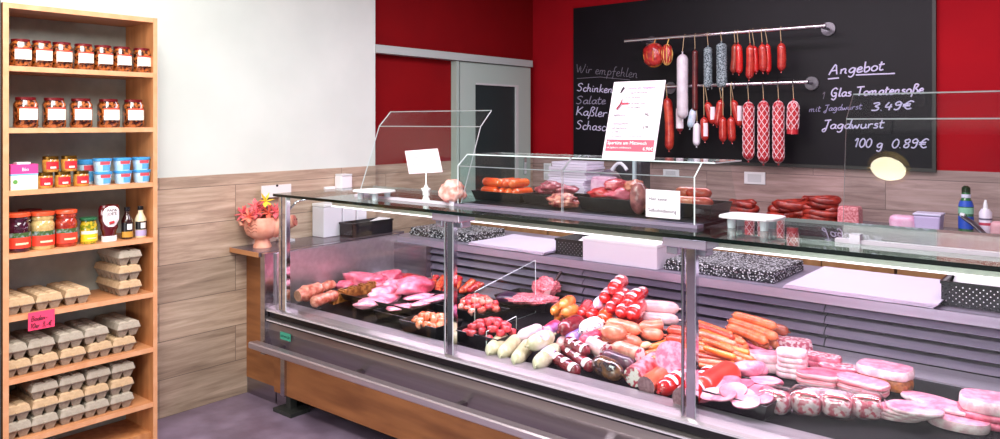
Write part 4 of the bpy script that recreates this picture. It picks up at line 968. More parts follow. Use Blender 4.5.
for i in range(3): hl(f'folded ham slice, {ordn[i]} of the overlapping group',930+i*9,402+i*3,.19,.10,.012,f_ham,f_fat,-.2,.012*i+.005,grp='overlapping ham slices')
block('red-brown smoked meat at the right edge of the display',996,424,.21,.15,.045,f_hamd,f_hamd,.1,2)
block('pink ham lying on the smoked meat at the right edge',996,424,.21,.14,.04,f_fat,f_ham,.1,1,h=.046)
hl('pale pink meat pack slice before the smoked meat',958,426,.18,.12,.03,f_ham,f_fat,0,.0)
# wrapped packs along the front
for i,(x,y) in enumerate([(776,413),(807,414),(837,417),(866,418)]):
    q = deck(x,y,.0)
    t = thing('wrapped_pack',f'cling-wrapped pack of sliced meat, {ordn[i]} from the left along the front','meat pack',q,.1*i,'wrapped meat packs')
    lump('sliced_meat',None,None,(0,0,.004),(.095,.085,.068),food('wrapped_meat','d86878','f6dcdc',50,lo=.45,hi=.55),None,130+i,0,.12,2,3,4,parent=t)
    B().tube([(-.04,-.02,.074),(0,-.026,.078),(.04,-.02,.074)],[.009]*3,6,flat=.3).build('red_ribbon_label',mat('ribbon_red','e03038',rough=.4),t)
    lump('cling_film',None,None,(0,0,.0),(.118,.105,.088),cling,None,140+i,0,.08,2,3,4,parent=t)
# ================================================================ TOP SHELF GOODS
def platter(label, x, y, w, d, px_):
    q = onZ(x, y, ZT+.04); t = thing('serving_board', label, 'board', (q.x, q.y, ZT))
    pts = []
    for j in range(28):
        a = 2*pi*j/28; k_ = (abs(cos(a))**5+abs(sin(a))**5)**(-1/5); pts.append((cos(a)*k_*w/2, sin(a)*k_*d/2))
    B().prismz(pts,.036,.046).build('board_top',white_pl,t,bevel=.003)
    for sx in (-1,1):
        for sy in (-1,1): B().lathe([(0,0),(.014,0),(.016,.036),(0,.036)],16,c=(sx*w*.28,sy*d*.25,0)).build('foot',mat('pale_foot','cfe0e4',rough=.2),t)
platter('small white plastic board on short feet near the chrome end post', 374, 191, .19, .16, 0)
platter('white rounded board on short feet right of the glass case', 752, 217, .21, .16, 0)
# star clip with card
q = onZ(426, 202, ZT); t = thing('card_holder', 'white star-shaped card holder with handwritten pale card', 'card holder', q)
st = []
for j in range(10):
    a = pi/2+2*pi*j/10; r = .030 if j%2==0 else .016; st.append((cos(a)*r, sin(a)*r))
b = B(); o = [(x,-.006,z_+.055) for x,z_ in st]; o2 = [(x,.006,z_+.055) for x,z_ in st]
b.add(o+o2,[tuple(range(9,-1,-1)),tuple(range(10,20))]+[(i,(i+1)%10,(i+1)%10+10,i+10) for i in range(10)])
b.lathe([(0,0),(.022,0),(.018,.012),(.010,.034),(0,.034)],16); b.build('star_stand', white_pl, t)
B().tube([(0,0,.08),(0,.002,.18)],.0015,6).build('wire',chrome,t)
cq = [onY(404.8,151,q.y+.004), onY(437.5,148.5,q.y+.004), onY(442.5,172,q.y+.004), onY(409,174,q.y+.004)]
cd = part(B().quadslab([cq[3],cq[2],cq[1],cq[0]],(0,1,0),.002), 'card', mat('pink_white_card','f6e2ee',rough=.6), t)
b = B(); ux = (cq[1]-cq[0]).normalized(); uz = (cq[0]-cq[3]).normalized(); rr = random.Random(3)
for li in range(3):
    o_ = cq[0]-uz*(.035+.036*li)+ux*.012; path = []
    for j in range(40): path.append(o_+ux*(.0034*j)+uz*(.006*sin(j*1.9+li)*rr.uniform(.4,1))+Vector((0,-.0015,0)))
    b.tube(path,.0009,4)
part(b,'handwriting',mat('pink_pen','c890b0',rough=.7),cd)
q = onZ(453, 205, ZT)
t = lump('pink_ornament','lumpy pale pink rounded ornament behind the glass guard','ornament',q,(.125,.11,.112),food('pale_pink_rock','e0887c','f0c0b8',35,.5,coat=0),None,5,.3,.22,2.2,4)

# trays and meats inside the case
YT0 = 2.82
def onT(x, Y=YT0, z=ZB): q = onY(x, 150, Y); return Vector((q.x, Y, z))
def ctray(label, xa, xb, d, h, Y=YT0):
    a, c = onY(xa,150,Y-d/2), onY(xb,150,Y-d/2); return tray(label, Vector(((a.x+c.x)/2, Y, ZB)), (c.x-a.x), d, h, 0, 'black trays in the glass case', flare=.014)
ta = ctray('black tray stacked with orange-red sausages in the glass case', 471, 520, .19, .045)
tb = ctray('black tray of dark smoked meat beside the orange sausages', 521, 566, .19, .045, 2.83)
tc = ctray('widest black tray in the case heaped with pink-red steaks', 577, 650, .21, .055, 2.80)
td = ctray('black tray of red sausages behind the notice card', 672, 727, .20, .055, 2.83)
td.location.x = -1.33
c = ta.location; i = 0
dor = food('deep_orange','d43c14','e45a24',25,.2,coat=.8)
for j,z_ in enumerate((.045,.085)): S('bratwurst',f'orange-red sausage lying lengthwise at the left of its tray, {["lower","upper"][j]} one','sausage',c+Vector((-.12,-.05+.01*j,z_)),c+Vector((-.005,-.055+.01*j,z_)),.021,dor,'orange sausages in the case',taper=.4,tip=False)
for j,(dx,z_) in enumerate([(.018,.045),(.058,.045),(.098,.045),(.0,.085),(.038,.085),(.078,.085)]):
    S('bratwurst',f'orange-red sausage end pointing forward, {["left","middle","right"][j%3]} of the {"lower" if j<3 else "upper"} three','sausage',c+Vector((dx,-.085,z_)),c+Vector((dx,.06,z_)),.020,[dor,food('bratwurst_orange','e05020','ec6c30',25,.25,coat=.6)][j%2],'orange sausages in the case',taper=.4,tip=False)
c = tb.location
f_smk = food('smoked_pork','7c2438','b85868',30,.35)
for j,(dx,dy,z_,w,d) in enumerate([(-.035,.0,.035,.13,.10),(.04,.01,.04,.12,.10),(0,-.03,.055,.10,.08)]): lump('smoked_meat',f'smoked pork piece, {["left","right","top"][j]} one in the narrow case tray','meat',c+Vector((dx,dy,z_)),(w,d,.045),f_smk,'smoked pork pieces',200+j,.4*j,.4,2.4)
q = onY(563,208,2.70); lump('ham_hock','knobbly red ham hock in front of the black trays','meat',Vector((q.x,2.70,ZB)),(.15,.08,.062),food('hock','8a1c2c','e09080',40,.3,lo=.4,hi=.65),None,210,.1,.3,2.4,4)
c = tc.location
for j,(dx,dy,z_,w,d,m) in enumerate([(-.09,-.02,.04,.13,.11,f_beef),(.0,-.01,.045,.16,.12,f_pink),(.09,.0,.04,.12,.11,f_beef),(-.04,.0,.075,.14,.09,food('steak_red','b02438','e06070',30)),(.04,.0,.075,.15,.08,f_roast)]):
    lump('steak',f'red steak, {["lower left","lower middle","lower right","upper left","upper right"][j]} one in the widest case tray','meat',c+Vector((dx,dy,z_)),(w,d,.05),m,'steaks in the widest tray',220+j,.5*j,.45,2.4)
lump('cured_ham_end','dark pink cured ham end left of the notice card','ham',Vector((onY(639,200,2.70).x,2.70,ZB)),(.075,.07,.125),food('ham_end','6c3038','b06868',30,.3),None,230,.2,.1,1.6)
lump('smoked_piece','small tan smoked piece behind the notice card','meat',Vector((onY(652,200,2.72).x,2.72,ZB)),(.06,.06,.075),food('tan_smoked','a8683c','c89058',30),None,231,.2,.1,1.6)
c = td.location
for j,(dx,dy,z_) in enumerate([(-.07,-.03,.055),(-.02,-.04,.055),(.03,-.03,.055),(-.04,.01,.088),(.01,.0,.088)]):
    S('red_sausage',f'red sausage, {["front left","front middle","front right","upper left","upper right"][j]} one behind the notice card','sausage',c+Vector((dx-.05,dy,z_)),c+Vector((dx+.05,dy+.02,z_)),.022,[f_wienerred,f_lyoner][j%2],'red sausages in the case',bend=.1,taper=.4,tip=False)

# ================================================================ LEDGE ITEMS
ZL = .8355
f_spk = mat('speckled_cloth','f0eef4','17151b',100,.6,kind='dots',lo=.33,hi=.41)
def mat_pile(label, xa, xb, ya, yb, n_=2):
    t = thing('folded_cloth', label, 'cloth', ((xa+xb)/2,(ya+yb)/2,ZL))
    for i in range(n_):
        w, d = xb-xa-.01*i, yb-ya-.008*i
        B().frus((0.004*i,0),w-.008,d-.008,w,d,i*.026,i*.026+.013).frus((0.004*i,0),w,d,w-.008,d-.008,i*.026+.013,i*.026+.025).build('cloth_layer',f_spk,t,bevel=.005)
    return t
mat_pile('white-speckled black cloth pile near the left end of the ledge', -3.56, -3.04, 3.40, 3.75)
mat_pile('white-speckled black cloth pile right of the wide chrome post', -1.765, -1.22, 3.39, 3.80)
def sheets(label, xa, xb, ya, yb, seed):
    b = B(); nx, ny = 10, 8; rr = random.Random(seed)
    for L_ in range(4):
        vs = []; z0 = ZL+.001+L_*.005
        for j in range(ny+1):
            for i in range(nx+1):
                x = xa+(xb-xa)*i/nx+L_*.006; y = ya+(yb-ya)*j/ny-L_*.004
                vs.append((x,y,z0+.003*(1+noise.noise(Vector((x*7,y*7,L_))))))
        fs = [(j*(nx+1)+i,j*(nx+1)+i+1,(j+1)*(nx+1)+i+1,(j+1)*(nx+1)+i) for j in range(ny) for i in range(nx)]
        o = len(vs); vs2 = [(x,y,z+.004) for x,y,z in vs]
        b.add(vs+vs2,[f[::-1] for f in fs]+[tuple(q+o for q in f) for f in fs]+[(i,i+1,i+1+o,i+o) for i in range(nx)]+[(i*(nx+1)+nx,(i+1)*(nx+1)+nx,(i+1)*(nx+1)+nx+o,i*(nx+1)+nx+o) for i in range(ny)]+[((i+1)*(nx+1),i*(nx+1),i*(nx+1)+o,(i+1)*(nx+1)+o) for i in range(ny)])
    return tag(b.build('wrapping_paper',mat('lilac_white_paper','dcd0e6',rough=.6),center=True),label,'paper')
sheets('stack of white wrapping paper beside the chrome post, left of the black basket', -2.98, -2.44, 3.325, 3.74, 1)
sheets('wide stack of white wrapping paper at the right of the ledge', -1.16, -.585, 3.325, 3.86, 2)
bask = perforated('perforated_black','16141a',.27,62)
def basket(label, x0, x1, y0, y1, z0, h, sheetz):
    t = thing('storage_basket', label, 'basket', ((x0+x1)/2,(y0+y1)/2,z0)); b = B()
    for a_ in ((x0,x1,y0,y0+.003),(x0,x1,y1-.003,y1),(x0,x0+.003,y0,y1),(x1-.003,x1,y0,y1)): b.box(a_[0],a_[1],a_[2],a_[3],z0+.004,z0+h)
    b.box(x0,x1,y0,y1,z0,z0+.004)
    part(b,'basket_body',bask,t)
    b = B().box(x0-.004,x1+.004,y0-.004,y0+.004,z0+h,z0+h+.012).box(x0-.004,x1+.004,y1-.004,y1+.004,z0+h,z0+h+.012).box(x0-.004,x0+.004,y0+.004,y1-.004,z0+h,z0+h+.012).box(x1-.004,x1+.004,y0+.004,y1-.004,z0+h,z0+h+.012)
    part(b,'rim',black_pl,t)
    if sheetz < .07: part(B().box(x0+.012,x1-.012,y0+.010,y0+.014,z0+.005,z0+h-.004),'liner_sheet',paper,t)
    o = B().quadslab([(x0+.01,y0+.02,z0+.006),(x1-.01,y0+.02,z0+.006),(x1-.01,y1-.01,z0+sheetz),(x0+.01,y1-.02,z0+sheetz)],(0,0,1),.006).build('paper_sheet',paper,center=True)
    tag(o,'white papers lying in the '+label,'paper')
basket('black perforated basket between paper stack and white box', -2.425, -2.215, 3.42, 3.72, ZL, .075, .06)
basket('black perforated basket at the right edge of the ledge', -.575, -.33, 3.42, 3.70, ZL, .085, .08)
basket('black basket on the dark end worktop by the wall', -3.785, -3.665, 3.03, 3.36, .849, .075, .085)
t = thing('white_box','long white box on the work ledge beside the perforated basket','box',(-1.99,3.45,ZL))
part(B().box(-2.205,-1.775,3.352,3.55,ZL,ZL+.105),'box_body',mat('box_white','e8dcea',rough=.5),t,bevel=.003)
part(B().box(-2.208,-1.772,3.349,3.553,ZL+.105,ZL+.122),'box_lid',mat('box_lid_white','f2ecf4',rough=.45),t,bevel=.003)

# ================================================================ END WORKTOP ITEMS AND SIDE WALL
ZE = .8485
for i,(y0,y1,x0,x1,h,l) in enumerate([(2.92,3.06,-3.915,-3.80,.205,'tallest white dispenser on the end worktop nearest the pig planter'),(3.07,3.17,-3.915,-3.80,.19,'middle white dispenser on the end worktop'),(3.18,3.26,-3.915,-3.80,.17,'smallest white dispenser at the far end of the worktop')]):
    t = thing('white_dispenser', l, 'dispenser', ((x0+x1)/2,(y0+y1)/2,ZE), group='white dispensers on the end worktop')
    part(B().box(x0,x1,y0,y1,ZE,ZE+h-.02),'dispenser_body',mat('dispenser_white','e6e2ec',rough=.4),t,bevel=.004)
    part(B().box(x0-.0,x1+.004,y0-.002,y1+.002,ZE+h-.018,ZE+h),'dispenser_lid',white_pl,t,bevel=.003)
t = thing('display_stand','white card stand with black hook behind the pig planter','stand',(-3.86,2.66,ZE))
part(B().box(-3.895,-3.885,2.545,2.745,1.115,1.185),'card',mat('card_stand_white','e8e6e6',rough=.5),t)
part(B().tube([(-3.884,2.645,1.182),(-3.880,2.645,1.18)],.007,10),'hook_hole',black_pl,t)
part(B().box(-3.893,-3.887,2.70,2.72,ZE+.01,1.12).box(-3.92,-3.84,2.67,2.74,ZE,ZE+.012),'stand_foot',white_pl,t)
# pig planter
pc = Vector((-3.79,2.485,ZE)); ter = mat('terracotta_pale','d89078','e8ac94',18,.6)
t = thing('pig_planter','pale terracotta pig planter with coral flowers on the end worktop','planter',pc, math.radians(20))
B().lathe([(0,0),(.050,0),(.050,.010),(.042,.03),(.036,.05),(.05,.058)],28).build('foot',ter,t,smooth=True)
b = B().lathe([(.0,.045),(.05,.05),(.085,.075),(.100,.11),(.098,.145),(.085,.17),(.076,.172),(.07,.165),(.0,.16)],32,c=(0,0,0)); b.build('body',ter,t,smooth=True)
B().tube([(.05,.03,.115),(.12,.05,.135),(.165,.065,.150)],[.066,.045,.032],18).build('snout',ter,t,smooth=True)
b = B().tube([(.163,.064,.149),(.173,.067,.152)],[.033,.031],18); sn = b.build('snout_disc',mat('pig_nose','c86a5c',rough=.5),t,smooth=True)
b = B()
for dy in (-.012,.012): b.tube([(.172,.067+dy,.155),(.176,.068+dy,.1555)],.005,8)
b.build('nostril',mat('nostril_dark','5c2420',rough=.6),sn)
ear = B(); ear.tube([(-.07,-.055,.12),(-.088,-.075,.135),(-.096,-.085,.155)],[.006,.028,.010],12,flat=.4); ear.build('ear',ter,t,smooth=True)
b = B()
for k_ in range(3):
    pth = []
    for j in range(9):
        a_ = -pi/2+(-.35+.09*j); rr_ = .1012; zz_ = .135-.018*k_+.006*sin(j*1.2)
        pth.append((rr_*cos(a_)*(1-.06*abs(k_-1)),rr_*sin(a_)*(1-.02*abs(k_-1)),zz_))
    b.tube(pth,.0016,5)
b.build('painted_face',mat('face_line','a05444',rough=.6),t)
fl = [mat('petal_coral','e0604c','ee8a70',40,.6), mat('petal_rose','d84858','e87c80',40,.6), mat('leaf_grey','6c5a58','8a7870',30,.7), mat('petal_yellow','f0d040',rough=.6)]
rr = random.Random(5)
for i in range(24):
    a_ = rr.uniform(0,2*pi); rad_ = rr.uniform(0,.12); cx_, cy_, cz_ = cos(a_)*rad_-.02, sin(a_)*rad_, .18+rr.uniform(0,.06)*(1-rad_/.16)
    b = B(); mi_ = 3 if i == 0 else rr.choice([0,0,1,1,2])
    if i == 0: cx_, cy_, cz_ = .035, -.02, .262
    nv = Vector((cx_*6+.5+rr.uniform(-.4,.4), cy_*6-.5+rr.uniform(-.4,.4), .6)).normalized(); e1 = nv.cross(Vector((0,0,1))).normalized(); e2 = nv.cross(e1)
    for j in range(6):
        an = 2*pi*j/6+i; q0 = Vector((cx_,cy_,cz_)); dv = e1*cos(an)+e2*sin(an)+nv*.5
        b.tube([q0, q0+dv*.024, q0+dv*.048-nv*.004],[.004,.015,.003],6,flat=.3)
    b.tube([(cx_,cy_,cz_-.05),(cx_,cy_,cz_)],.003,5)
    b.build('flower' if mi_ != 2 else 'leaf',fl[mi_],t,smooth=True)
for i in range(5):
    a_ = pi+(-.6+.35*i); b = B(); q0 = Vector((cos(a_)*.07,sin(a_)*.07,.175)); b.tube([q0,q0+Vector((cos(a_)*.03,sin(a_)*.03,.01)),q0+Vector((cos(a_)*.055,sin(a_)*.055,-.025))],[.004,.014,.004],6,flat=.3)
    b.build('leaf',fl[2],t,smooth=True)
# sockets
def socket(label, p, w, h, axis, n_=1, vert=False):
    t = thing('wall_socket', label, 'socket', p)
    for i in range(n_):
        o_ = i*(h+.004) if vert else 0
        if axis == 'x': B().box(0,.012,-w/2,w/2,o_,o_+h).build('cover_plate',white_pl,t,bevel=.002); B().box(.012,.016,-w*.32,w*.32,o_+h*.18,o_+h*.82).build('insert',mat('insert_grey','d4d4d8',rough=.3),t)
        else: B().box(-w/2,w/2,-.012,0,o_,o_+h).build('cover_plate',white_pl,t,bevel=.002); B().box(-w*.32,w*.32,-.016,-.012,o_+h*.18,o_+h*.82).build('insert',mat('insert_grey','d4d4d8',rough=.3),t)
q = onX(339.5,191,XW); B_ = onX(325,190,XW)
t = thing('wall_dispenser','white wall-mounted soap dispenser with side switch above the worktop','dispenser',(XW+.005,q.y,q.z))
B().box(0,.07,-.045,.045,0,.10).build('dispenser_body',white_pl,t,bevel=.008); B().box(0,.02,-.13,-.05,.0,.035).build('side_switch',white_pl,t,bevel=.003); B().box(.0,.075,-.04,.04,.1,.112).build('dispenser_lid',mat('lid_grey','d8dce0',rough=.3),t,bevel=.003)
q = onY(548.5,180,YB); socket('white double light switch on tiles right of the sliding door',(q.x,YB-.007,q.z),.075,.07,'y',2,True)
q = onY(755.5,184,YB); socket('white double wall socket under the netted sausages',(q.x,YB-.007,q.z),.15,.085,'y')
q = onY(672,176,YB); socket('white wall socket seen through the display case top',(q.x,YB-.007,q.z),.13,.05,'y')

# ================================================================ BACK COUNTER
bc = thing('back_counter','oak back counter with dark worktop along the rear wall','counter',(-1.3,4.85,0))
for X in (-3.95,-3.2,-2.45,-1.7,-.95,-.2):
    b = B().box(X,X+.742,4.44,5.28,.1,.88); cb_ = part(b,'cabinet_body',oak_dark,bc)
    part(B().box(X+.004,X+.369,4.42,4.438,.12,.87),'door',mat('back_door_oak','9c6c44','b4845a',14,.4,stretch=(1,1,.2)),bc); part(B().box(X+.374,X+.739,4.42,4.438,.12,.87),'door',MATS['back_door_oak'],bc)
part(B().box(-3.95,.6,4.40,5.292,.885,.92),'worktop',mat('back_worktop','4a4450','585060',20,.2),bc)
part(B().box(-3.95,.6,4.50,5.28,0,.1),'plinth',black_pl,bc)
ZW = .9205
def onW(x, Y, z=ZW): q = onY(x,150,Y); return Vector((q.x,Y,z))
# white bag pile
a = onW(555,4.65).x; c_ = onW(592,4.65).x
t = thing('paper_bag_stack','tall stack of white paper bags behind the glass case','paper bags',((a+c_)/2,4.65,ZW))
b = B()
for i in range(19):
    z_ = ZW+i*.0185; sh_ = 0 if i < 11 else (i-11)*.004
    b.box(a+.01*sin(i*2.3)+sh_*1.5,c_+.01*sin(i*1.7)+sh_,4.55+.01*cos(i)+0,4.78,z_,z_+.016)
part(b,'bags',mat('bag_white','e8def0',rough=.7),t)
# slicer
X0 = onW(597,4.75).x; X1 = onW(640,4.75).x; w_ = X1-X0
t = thing('meat_slicer','dark grey meat slicer with curved white handle on the back counter','slicer',((X0+X1)/2,4.8,ZW))
part(B().box(X0,X1,4.68,4.98,ZW,ZW+.10),'base',mat('slicer_dark','34343a',rough=.4),t,bevel=.01)
part(B().box(X0+.12,X1-.02,4.80,4.95,ZW+.10,ZW+.36),'motor_housing',MATS['slicer_dark'],t,bevel=.02)
b = B(); cc = Vector((X0+.12,4.74,ZW+.2)); pts = [(cc.x+.10*cos(2*pi*i/32),cc.z+.10*sin(2*pi*i/32)) for i in range(32)]
b.add([(x,4.735,z_) for x,z_ in pts]+[(x,4.745,z_) for x,z_ in pts],[tuple(range(32)),tuple(range(63,31,-1))]+[(i,(i+1)%32,(i+1)%32+32,i+32) for i in range(32)])
part(b,'blade',steel,t)
hp = [onY(612+s,170-7*sin(pi*s/15),4.72) for s in range(0,16,3)]
part(B().tube(hp,[.016,.013,.012,.012,.012,.014],8),'handle',mat('handle_white','eaeaf4',rough=.3),t,smooth=True)
part(B().box(X1-.02,X1+.0,4.68,4.70,ZW+.1,ZW+.38),'guard_rail',mat('rail_pale','b8ccd0',rough=.3),t)
block_c = onW(606,4.62)
o = B().frus((0,0),.17,.12,.16,.11,0,.10).frus((0,0),.16,.11,.14,.09,.10,.115).build('meat_pack',mat('lilac_pack','d8a0c0','ecc4d8',30,.35),loc=Vector((block_c.x-.0,4.60,ZW+.14)),bevel=.01)
tag(o,'pink wrapped meat pack on a white box before the slicer','meat pack')
o = B().frus((0,0),.20,.14,.20,.14,0,.138).build('cardboard_box',mat('pale_box','c8bccc',rough=.6),loc=Vector((block_c.x,4.60,ZW+.0005)),bevel=.004); tag(o,'pale box carrying the pink meat pack before the slicer','box')
# sausage coils
def coil(label, cx, Y, r, w, n_, m, z=ZW, turns=None, seed=0, dz=None):
    rr_ = random.Random(seed); q = onW(cx,Y,z)
    t = thing('sausage_coil',label,'sausages',q,group='coiled smoked sausages on the back counter')
    for i in range(n_):
        path = []; a0 = rr_.uniform(0,6.3); R_ = w*(1-.12*rr_.random()); zz = r+(dz or r*1.5)*i
        ox, oy = rr_.uniform(-.012,.012), rr_.uniform(-.01,.01)
        for j in range(25):
            a_ = a0+2*pi*.86*j/24; path.append((ox+R_*cos(a_),oy+R_*.6*sin(a_),zz+r*.25*sin(a_*2)))
        rad_ = [r*max(.3,min(1,min(j,24-j)/2.0)) for j in range(25)]
        B().tube(path,rad_,10).build('sausage_ring',m,t,smooth=True)
    return t
f_coil = food('coil_red','701810','a03020',25,.4,coat=.2)
coil('loose curved smoked sausages right of the glass case', 743, 4.95, .024, .085, 3, f_coil, seed=1)
coil('flat ring of smoked sausage behind the white board', 788, 4.95, .028, .115, 3, f_coil, seed=2)
coil('tallest pile of coiled smoked sausages beside the ham block', 819, 4.95, .022, .105, 6, f_coil, seed=3, dz=.026)
q = onW(850,4.95); o = B().frus((0,0),.125,.10,.12,.095,0,.115).frus((0,0),.12,.095,.10,.08,.115,.125).build('brawn_block',food('brawn','b85058','e09098',80,.4,lo=.4,hi=.6),loc=q,bevel=.008); tag(o,'pink speckled brawn block right of the coiled sausages','meat')
q = onW(904,4.98); o = lump('pink_package','flat pink wrapped package beside the lilac tub','package',q,(.15,.10,.085),mat('pink_wrap','e8a8c8','f0c4dc',20,.35),None,240,0,.1,1.5,3,5)
q = onW(929,4.98); t = thing('plastic_tub','pale lilac plastic tub on the back counter','tub',q)
B().frus((0,0),.12,.12,.14,.13,0,.10).build('tub_body',mat('lilac_plastic','c8b4dc',rough=.35),t,bevel=.01); B().frus((0,0),.145,.135,.145,.135,.10,.112).build('lid',mat('tub_lid_pale','d8d0ec',rough=.35),t,bevel=.004)
q = onW(966,5.05); t = thing('detergent_bottle','green cleaning bottle with blue labels and dark cap','bottle',q)
gb = mat('green_bottle','2c6a3c',rough=.2,coat=1); bl2 = mat('blue_label','2c54c0',rough=.4)
B().lathe([(0,0),(.036,0),(.038,.01),(.038,.16),(.030,.185),(.024,.20),(.022,.235),(0,.235)],24).build('bottle_body',gb,t,smooth=True)
B().lathe([(.0392,.03),(.0392,.10)],20).build('label',bl2,t,smooth=True); B().lathe([(.0392,.115),(.0392,.15)],20).build('label',mat('pale_green_label','8fc8a8',rough=.4),t,smooth=True)
B().lathe([(.0385,.155),(.0388,.16),(.031,.183),(.0305,.188)],20).build('neck_label',bl2,t,smooth=True)
B().lathe([(.024,.205),(.0245,.225)],20).build('neck_band',mat('band_pale','dcdcf0',rough=.4),t,smooth=True)
B().lathe([(0,.235),(.022,.235),(.022,.262),(.010,.272),(0,.272)],20).build('cap',mat('dark_green_cap','1c3018',rough=.4),t,smooth=True)
q = onW(985.5,5.02); t = thing('spray_bottle','white plastic bottle with red print and tapered nozzle','bottle',q)
B().lathe([(0,0),(.030,0),(.032,.01),(.032,.13),(.020,.15),(0,.15)],24).build('bottle_body',mat('bottle_pinkwhite','e8dcec',rough=.3),t,smooth=True)
B().lathe([(0,.15),(.013,.15),(.011,.175),(.005,.20),(0,.20)],16).build('nozzle',white_pl,t,smooth=True); B().lathe([(.0326,.06),(.0326,.075)],18).build('print_band',mat('red_print','c84860',rough=.5),t,smooth=True); B().lathe([(.0326,.09),(.0326,.10)],18).build('print_band',mat('grey_print','6a6078',rough=.5),t,smooth=True)
q = onW(998,4.98); o = lump('pink_cup','small pink cup at the right edge of the back counter','cup',q,(.07,.07,.09),mat('pink_cup','d8a0a8',rough=.4),None,250,0,.06,1.5,3,4)
p0, p1 = onY(962,217,4.93), onY(985,233,4.93); t = thing('handset','dark telephone handset leaning between the two bottles','telephone',(p1.x,4.93,ZW))
part(B().tube([p0+Vector((0,.02,0)),(p0+p1)/2+Vector((0,.0,.008)),p1+Vector((0,-.04,.0))],[.022,.026,.02],10,flat=.5),'handset_body',mat('handset_dark','3a3038',rough=.3),t,smooth=True); part(B().tube([p0+Vector((-.01,.015,.012)),p0+Vector((.012,.01,.008))],[.011,.011],8),'earpiece',mat('ear_white','e0dce4',rough=.3),t)

# ================================================================ HANGING SAUSAGES
YR = 5.08; ZU, ZLr = 2.170, 1.815
def rail(label, z, xa, xb):
    t = thing('hanging_rail',label,'rail',((xa+xb)/2,YR,z))
    part(B().tube([(xa,YR,z),(xb,YR,z)],.013,12),'rail_bar',chrome,t,smooth=True)
    for X in (xa+.12, xb-.04): part(B().tube([(X,YB-.03,z),(X,YR,z)],.010,10).tube([(X,YB-.032,z),(X,YB-.022,z)],.045,24),'wall_flange',mat('flange_grey','6c6870',rough=.3,metal=.8),t,smooth=True)
rail('upper chrome rail with mottled salamis hanging before the blackboard', ZU, -2.96, -1.5)
rail('lower chrome rail with netted sausages before the blackboard', ZLr, -2.80, -1.607)
def hang(label, x0, y0, x1, y1, rpx, m, zr, cat='sausage', name='hanging_sausage', grp=None, Y=None, taper=.45, kids_=None, **k):
    Y = Y or YR; a, c = onY(x0,y0,Y), onY(x1,y1,Y); r = rpx*Y/ray((x0+x1)/2,0).y
    a.z -= 0; top = a if a.z > c.z else c
    o = sausage(name,label,cat,c,a,r,m,grp,taper=taper,**k)
    hk = Vector((top.x, YR-.0, zr))
    b = B(); b.tube([top+Vector((0,0,-.01)), Vector((top.x,Y,min(zr-.0,top.z+.02))), Vector((top.x,YR-.016,zr)), Vector((top.x,YR,zr+.016)), Vector((top.x,YR+.016,zr))],.0022,5)
    b.build('string',string,o,world=True)
    return o, a, c, r
def halo(o, a, c, r, s0, s1, m, name='label', side=(-.9,.9)):
    ax = c-a; p = a+ax*s0; q = a+ax*s1; b = B()
    b.lathe([(r*1.03,0),(r*1.03,(p-q).length)],8,2,0,(0,0,0),-pi/2+side[0],-pi/2+side[1]); 
    b.v = [(q.x+v[0]-(0), q.y+v[1], q.z+v[2]) for v in b.v]
    return b.build(name,m,o,world=True)
def netting(o, a, c, r, m, name='net'):
    b = B(); ax = c-a; L_ = ax.length; n_ = 6
    for d in (-1,1):
        for j in range(n_):
            path = []
            for i in range(0,61):
                s = i/60; e = min(.4, r*1.4/L_); k_ = 1
                if s < e: k_ = sqrt(max(.03,1-((e-s)/e)**2))
                if s > 1-e: k_ = sqrt(max(.03,1-((s-1+e)/e)**2))
                an = 2*pi*j/n_+d*s*L_*19
                path.append(a+ax*s+Vector((cos(an)*r*1.02*k_,sin(an)*r*1.02*k_,0)))
            b.tube(path,.0026,4)
    b.build(name,m,o,world=True)
netm = mat('white_net','e8c8cc',rough=.7); twine = mat('orange_twine','d8883c',rough=.8)
# upper rail
for i,(x,y,w,h,l) in enumerate([(656,67,21,23,'round netted red ham with crossed twine at the left of the upper rail'),(669,65,11,20,'smaller netted ham with yellow twine beside the round one')]):
    a = onY(x,y-h,YR); r = w/2*YR/ray(x,0).y; zc = onY(x,y,YR).z
    t = thing('netted_ham',l,'ham',(a.x,YR-.03,zc)); hh = a.z-zc
    lump('ham_body',None,None,(0,0,0),(2*r,2*r*.8,hh),food('netted_ham_red','8c1018','c03028',30,.3),None,260+i,0,.1,2,3,2.6,parent=t)
    b = B()
    for j in range(5):
        an = pi*j/5; path = [(r*1.02*cos(an)*sin(th),r*.83*sin(an)*sin(th),hh/2-hh/2*1.02*cos(th)) for th in [2*pi*k_/24 for k_ in range(25)]]
        b.tube(path,.004,5)
    b.tube([(0,0,hh),(0,.02,hh+.03),(0,.03,ZU-zc)],.004,5)
    b.build('twine',[twine,mat('yellow_twine','d8b060',rough=.8)][i],t)
o,a,c,r = hang('long fat white sausage hanging at the left of the rails',682.5,54,682.5,119,5.7,food('white_long','c8c0c8','dcd6dc',15,.4),ZU,Y=5.04,taper=.35)
o,a,c,r = hang('long thin brown sausage beside the fat white one',695,50,695,111,2.9,f_smokedd,ZU,Y=5.07,taper=.3)
hang('thin mottled blue-grey salami left of the thicker one',708,47,708,88,4.2,f_salami,ZU,cat='salami',taper=.2,grp='mottled salamis')
hang('thick mottled blue-grey salami on the upper rail',721.5,43,722,88,5.3,f_salami,ZU,cat='salami',taper=.2,grp='mottled salamis')
for i,(x0,x1,y0,y1,r_) in enumerate([(735,733,44,73,3.6),(738,739,44,74,3.6),(750,749,45,79,4.2),(754,756,46,73,3.2),(762,763,44,72,4.2),(767,768,44,73,3.0),(781,781,43,71,4.2)]):
    hang(f'small red smoked sausage, {ordn[i]} from the left on the right half of the upper rail',x0,y0,x1,y1,r_,[f_smoked,f_red][i%2] if i else food('brown_red','7c2418','a03820',25),ZU,grp='red smoked sausages on the upper rail',Y=YR+(.02 if i in (3,5) else -.0),taper=.4,bend=.03)
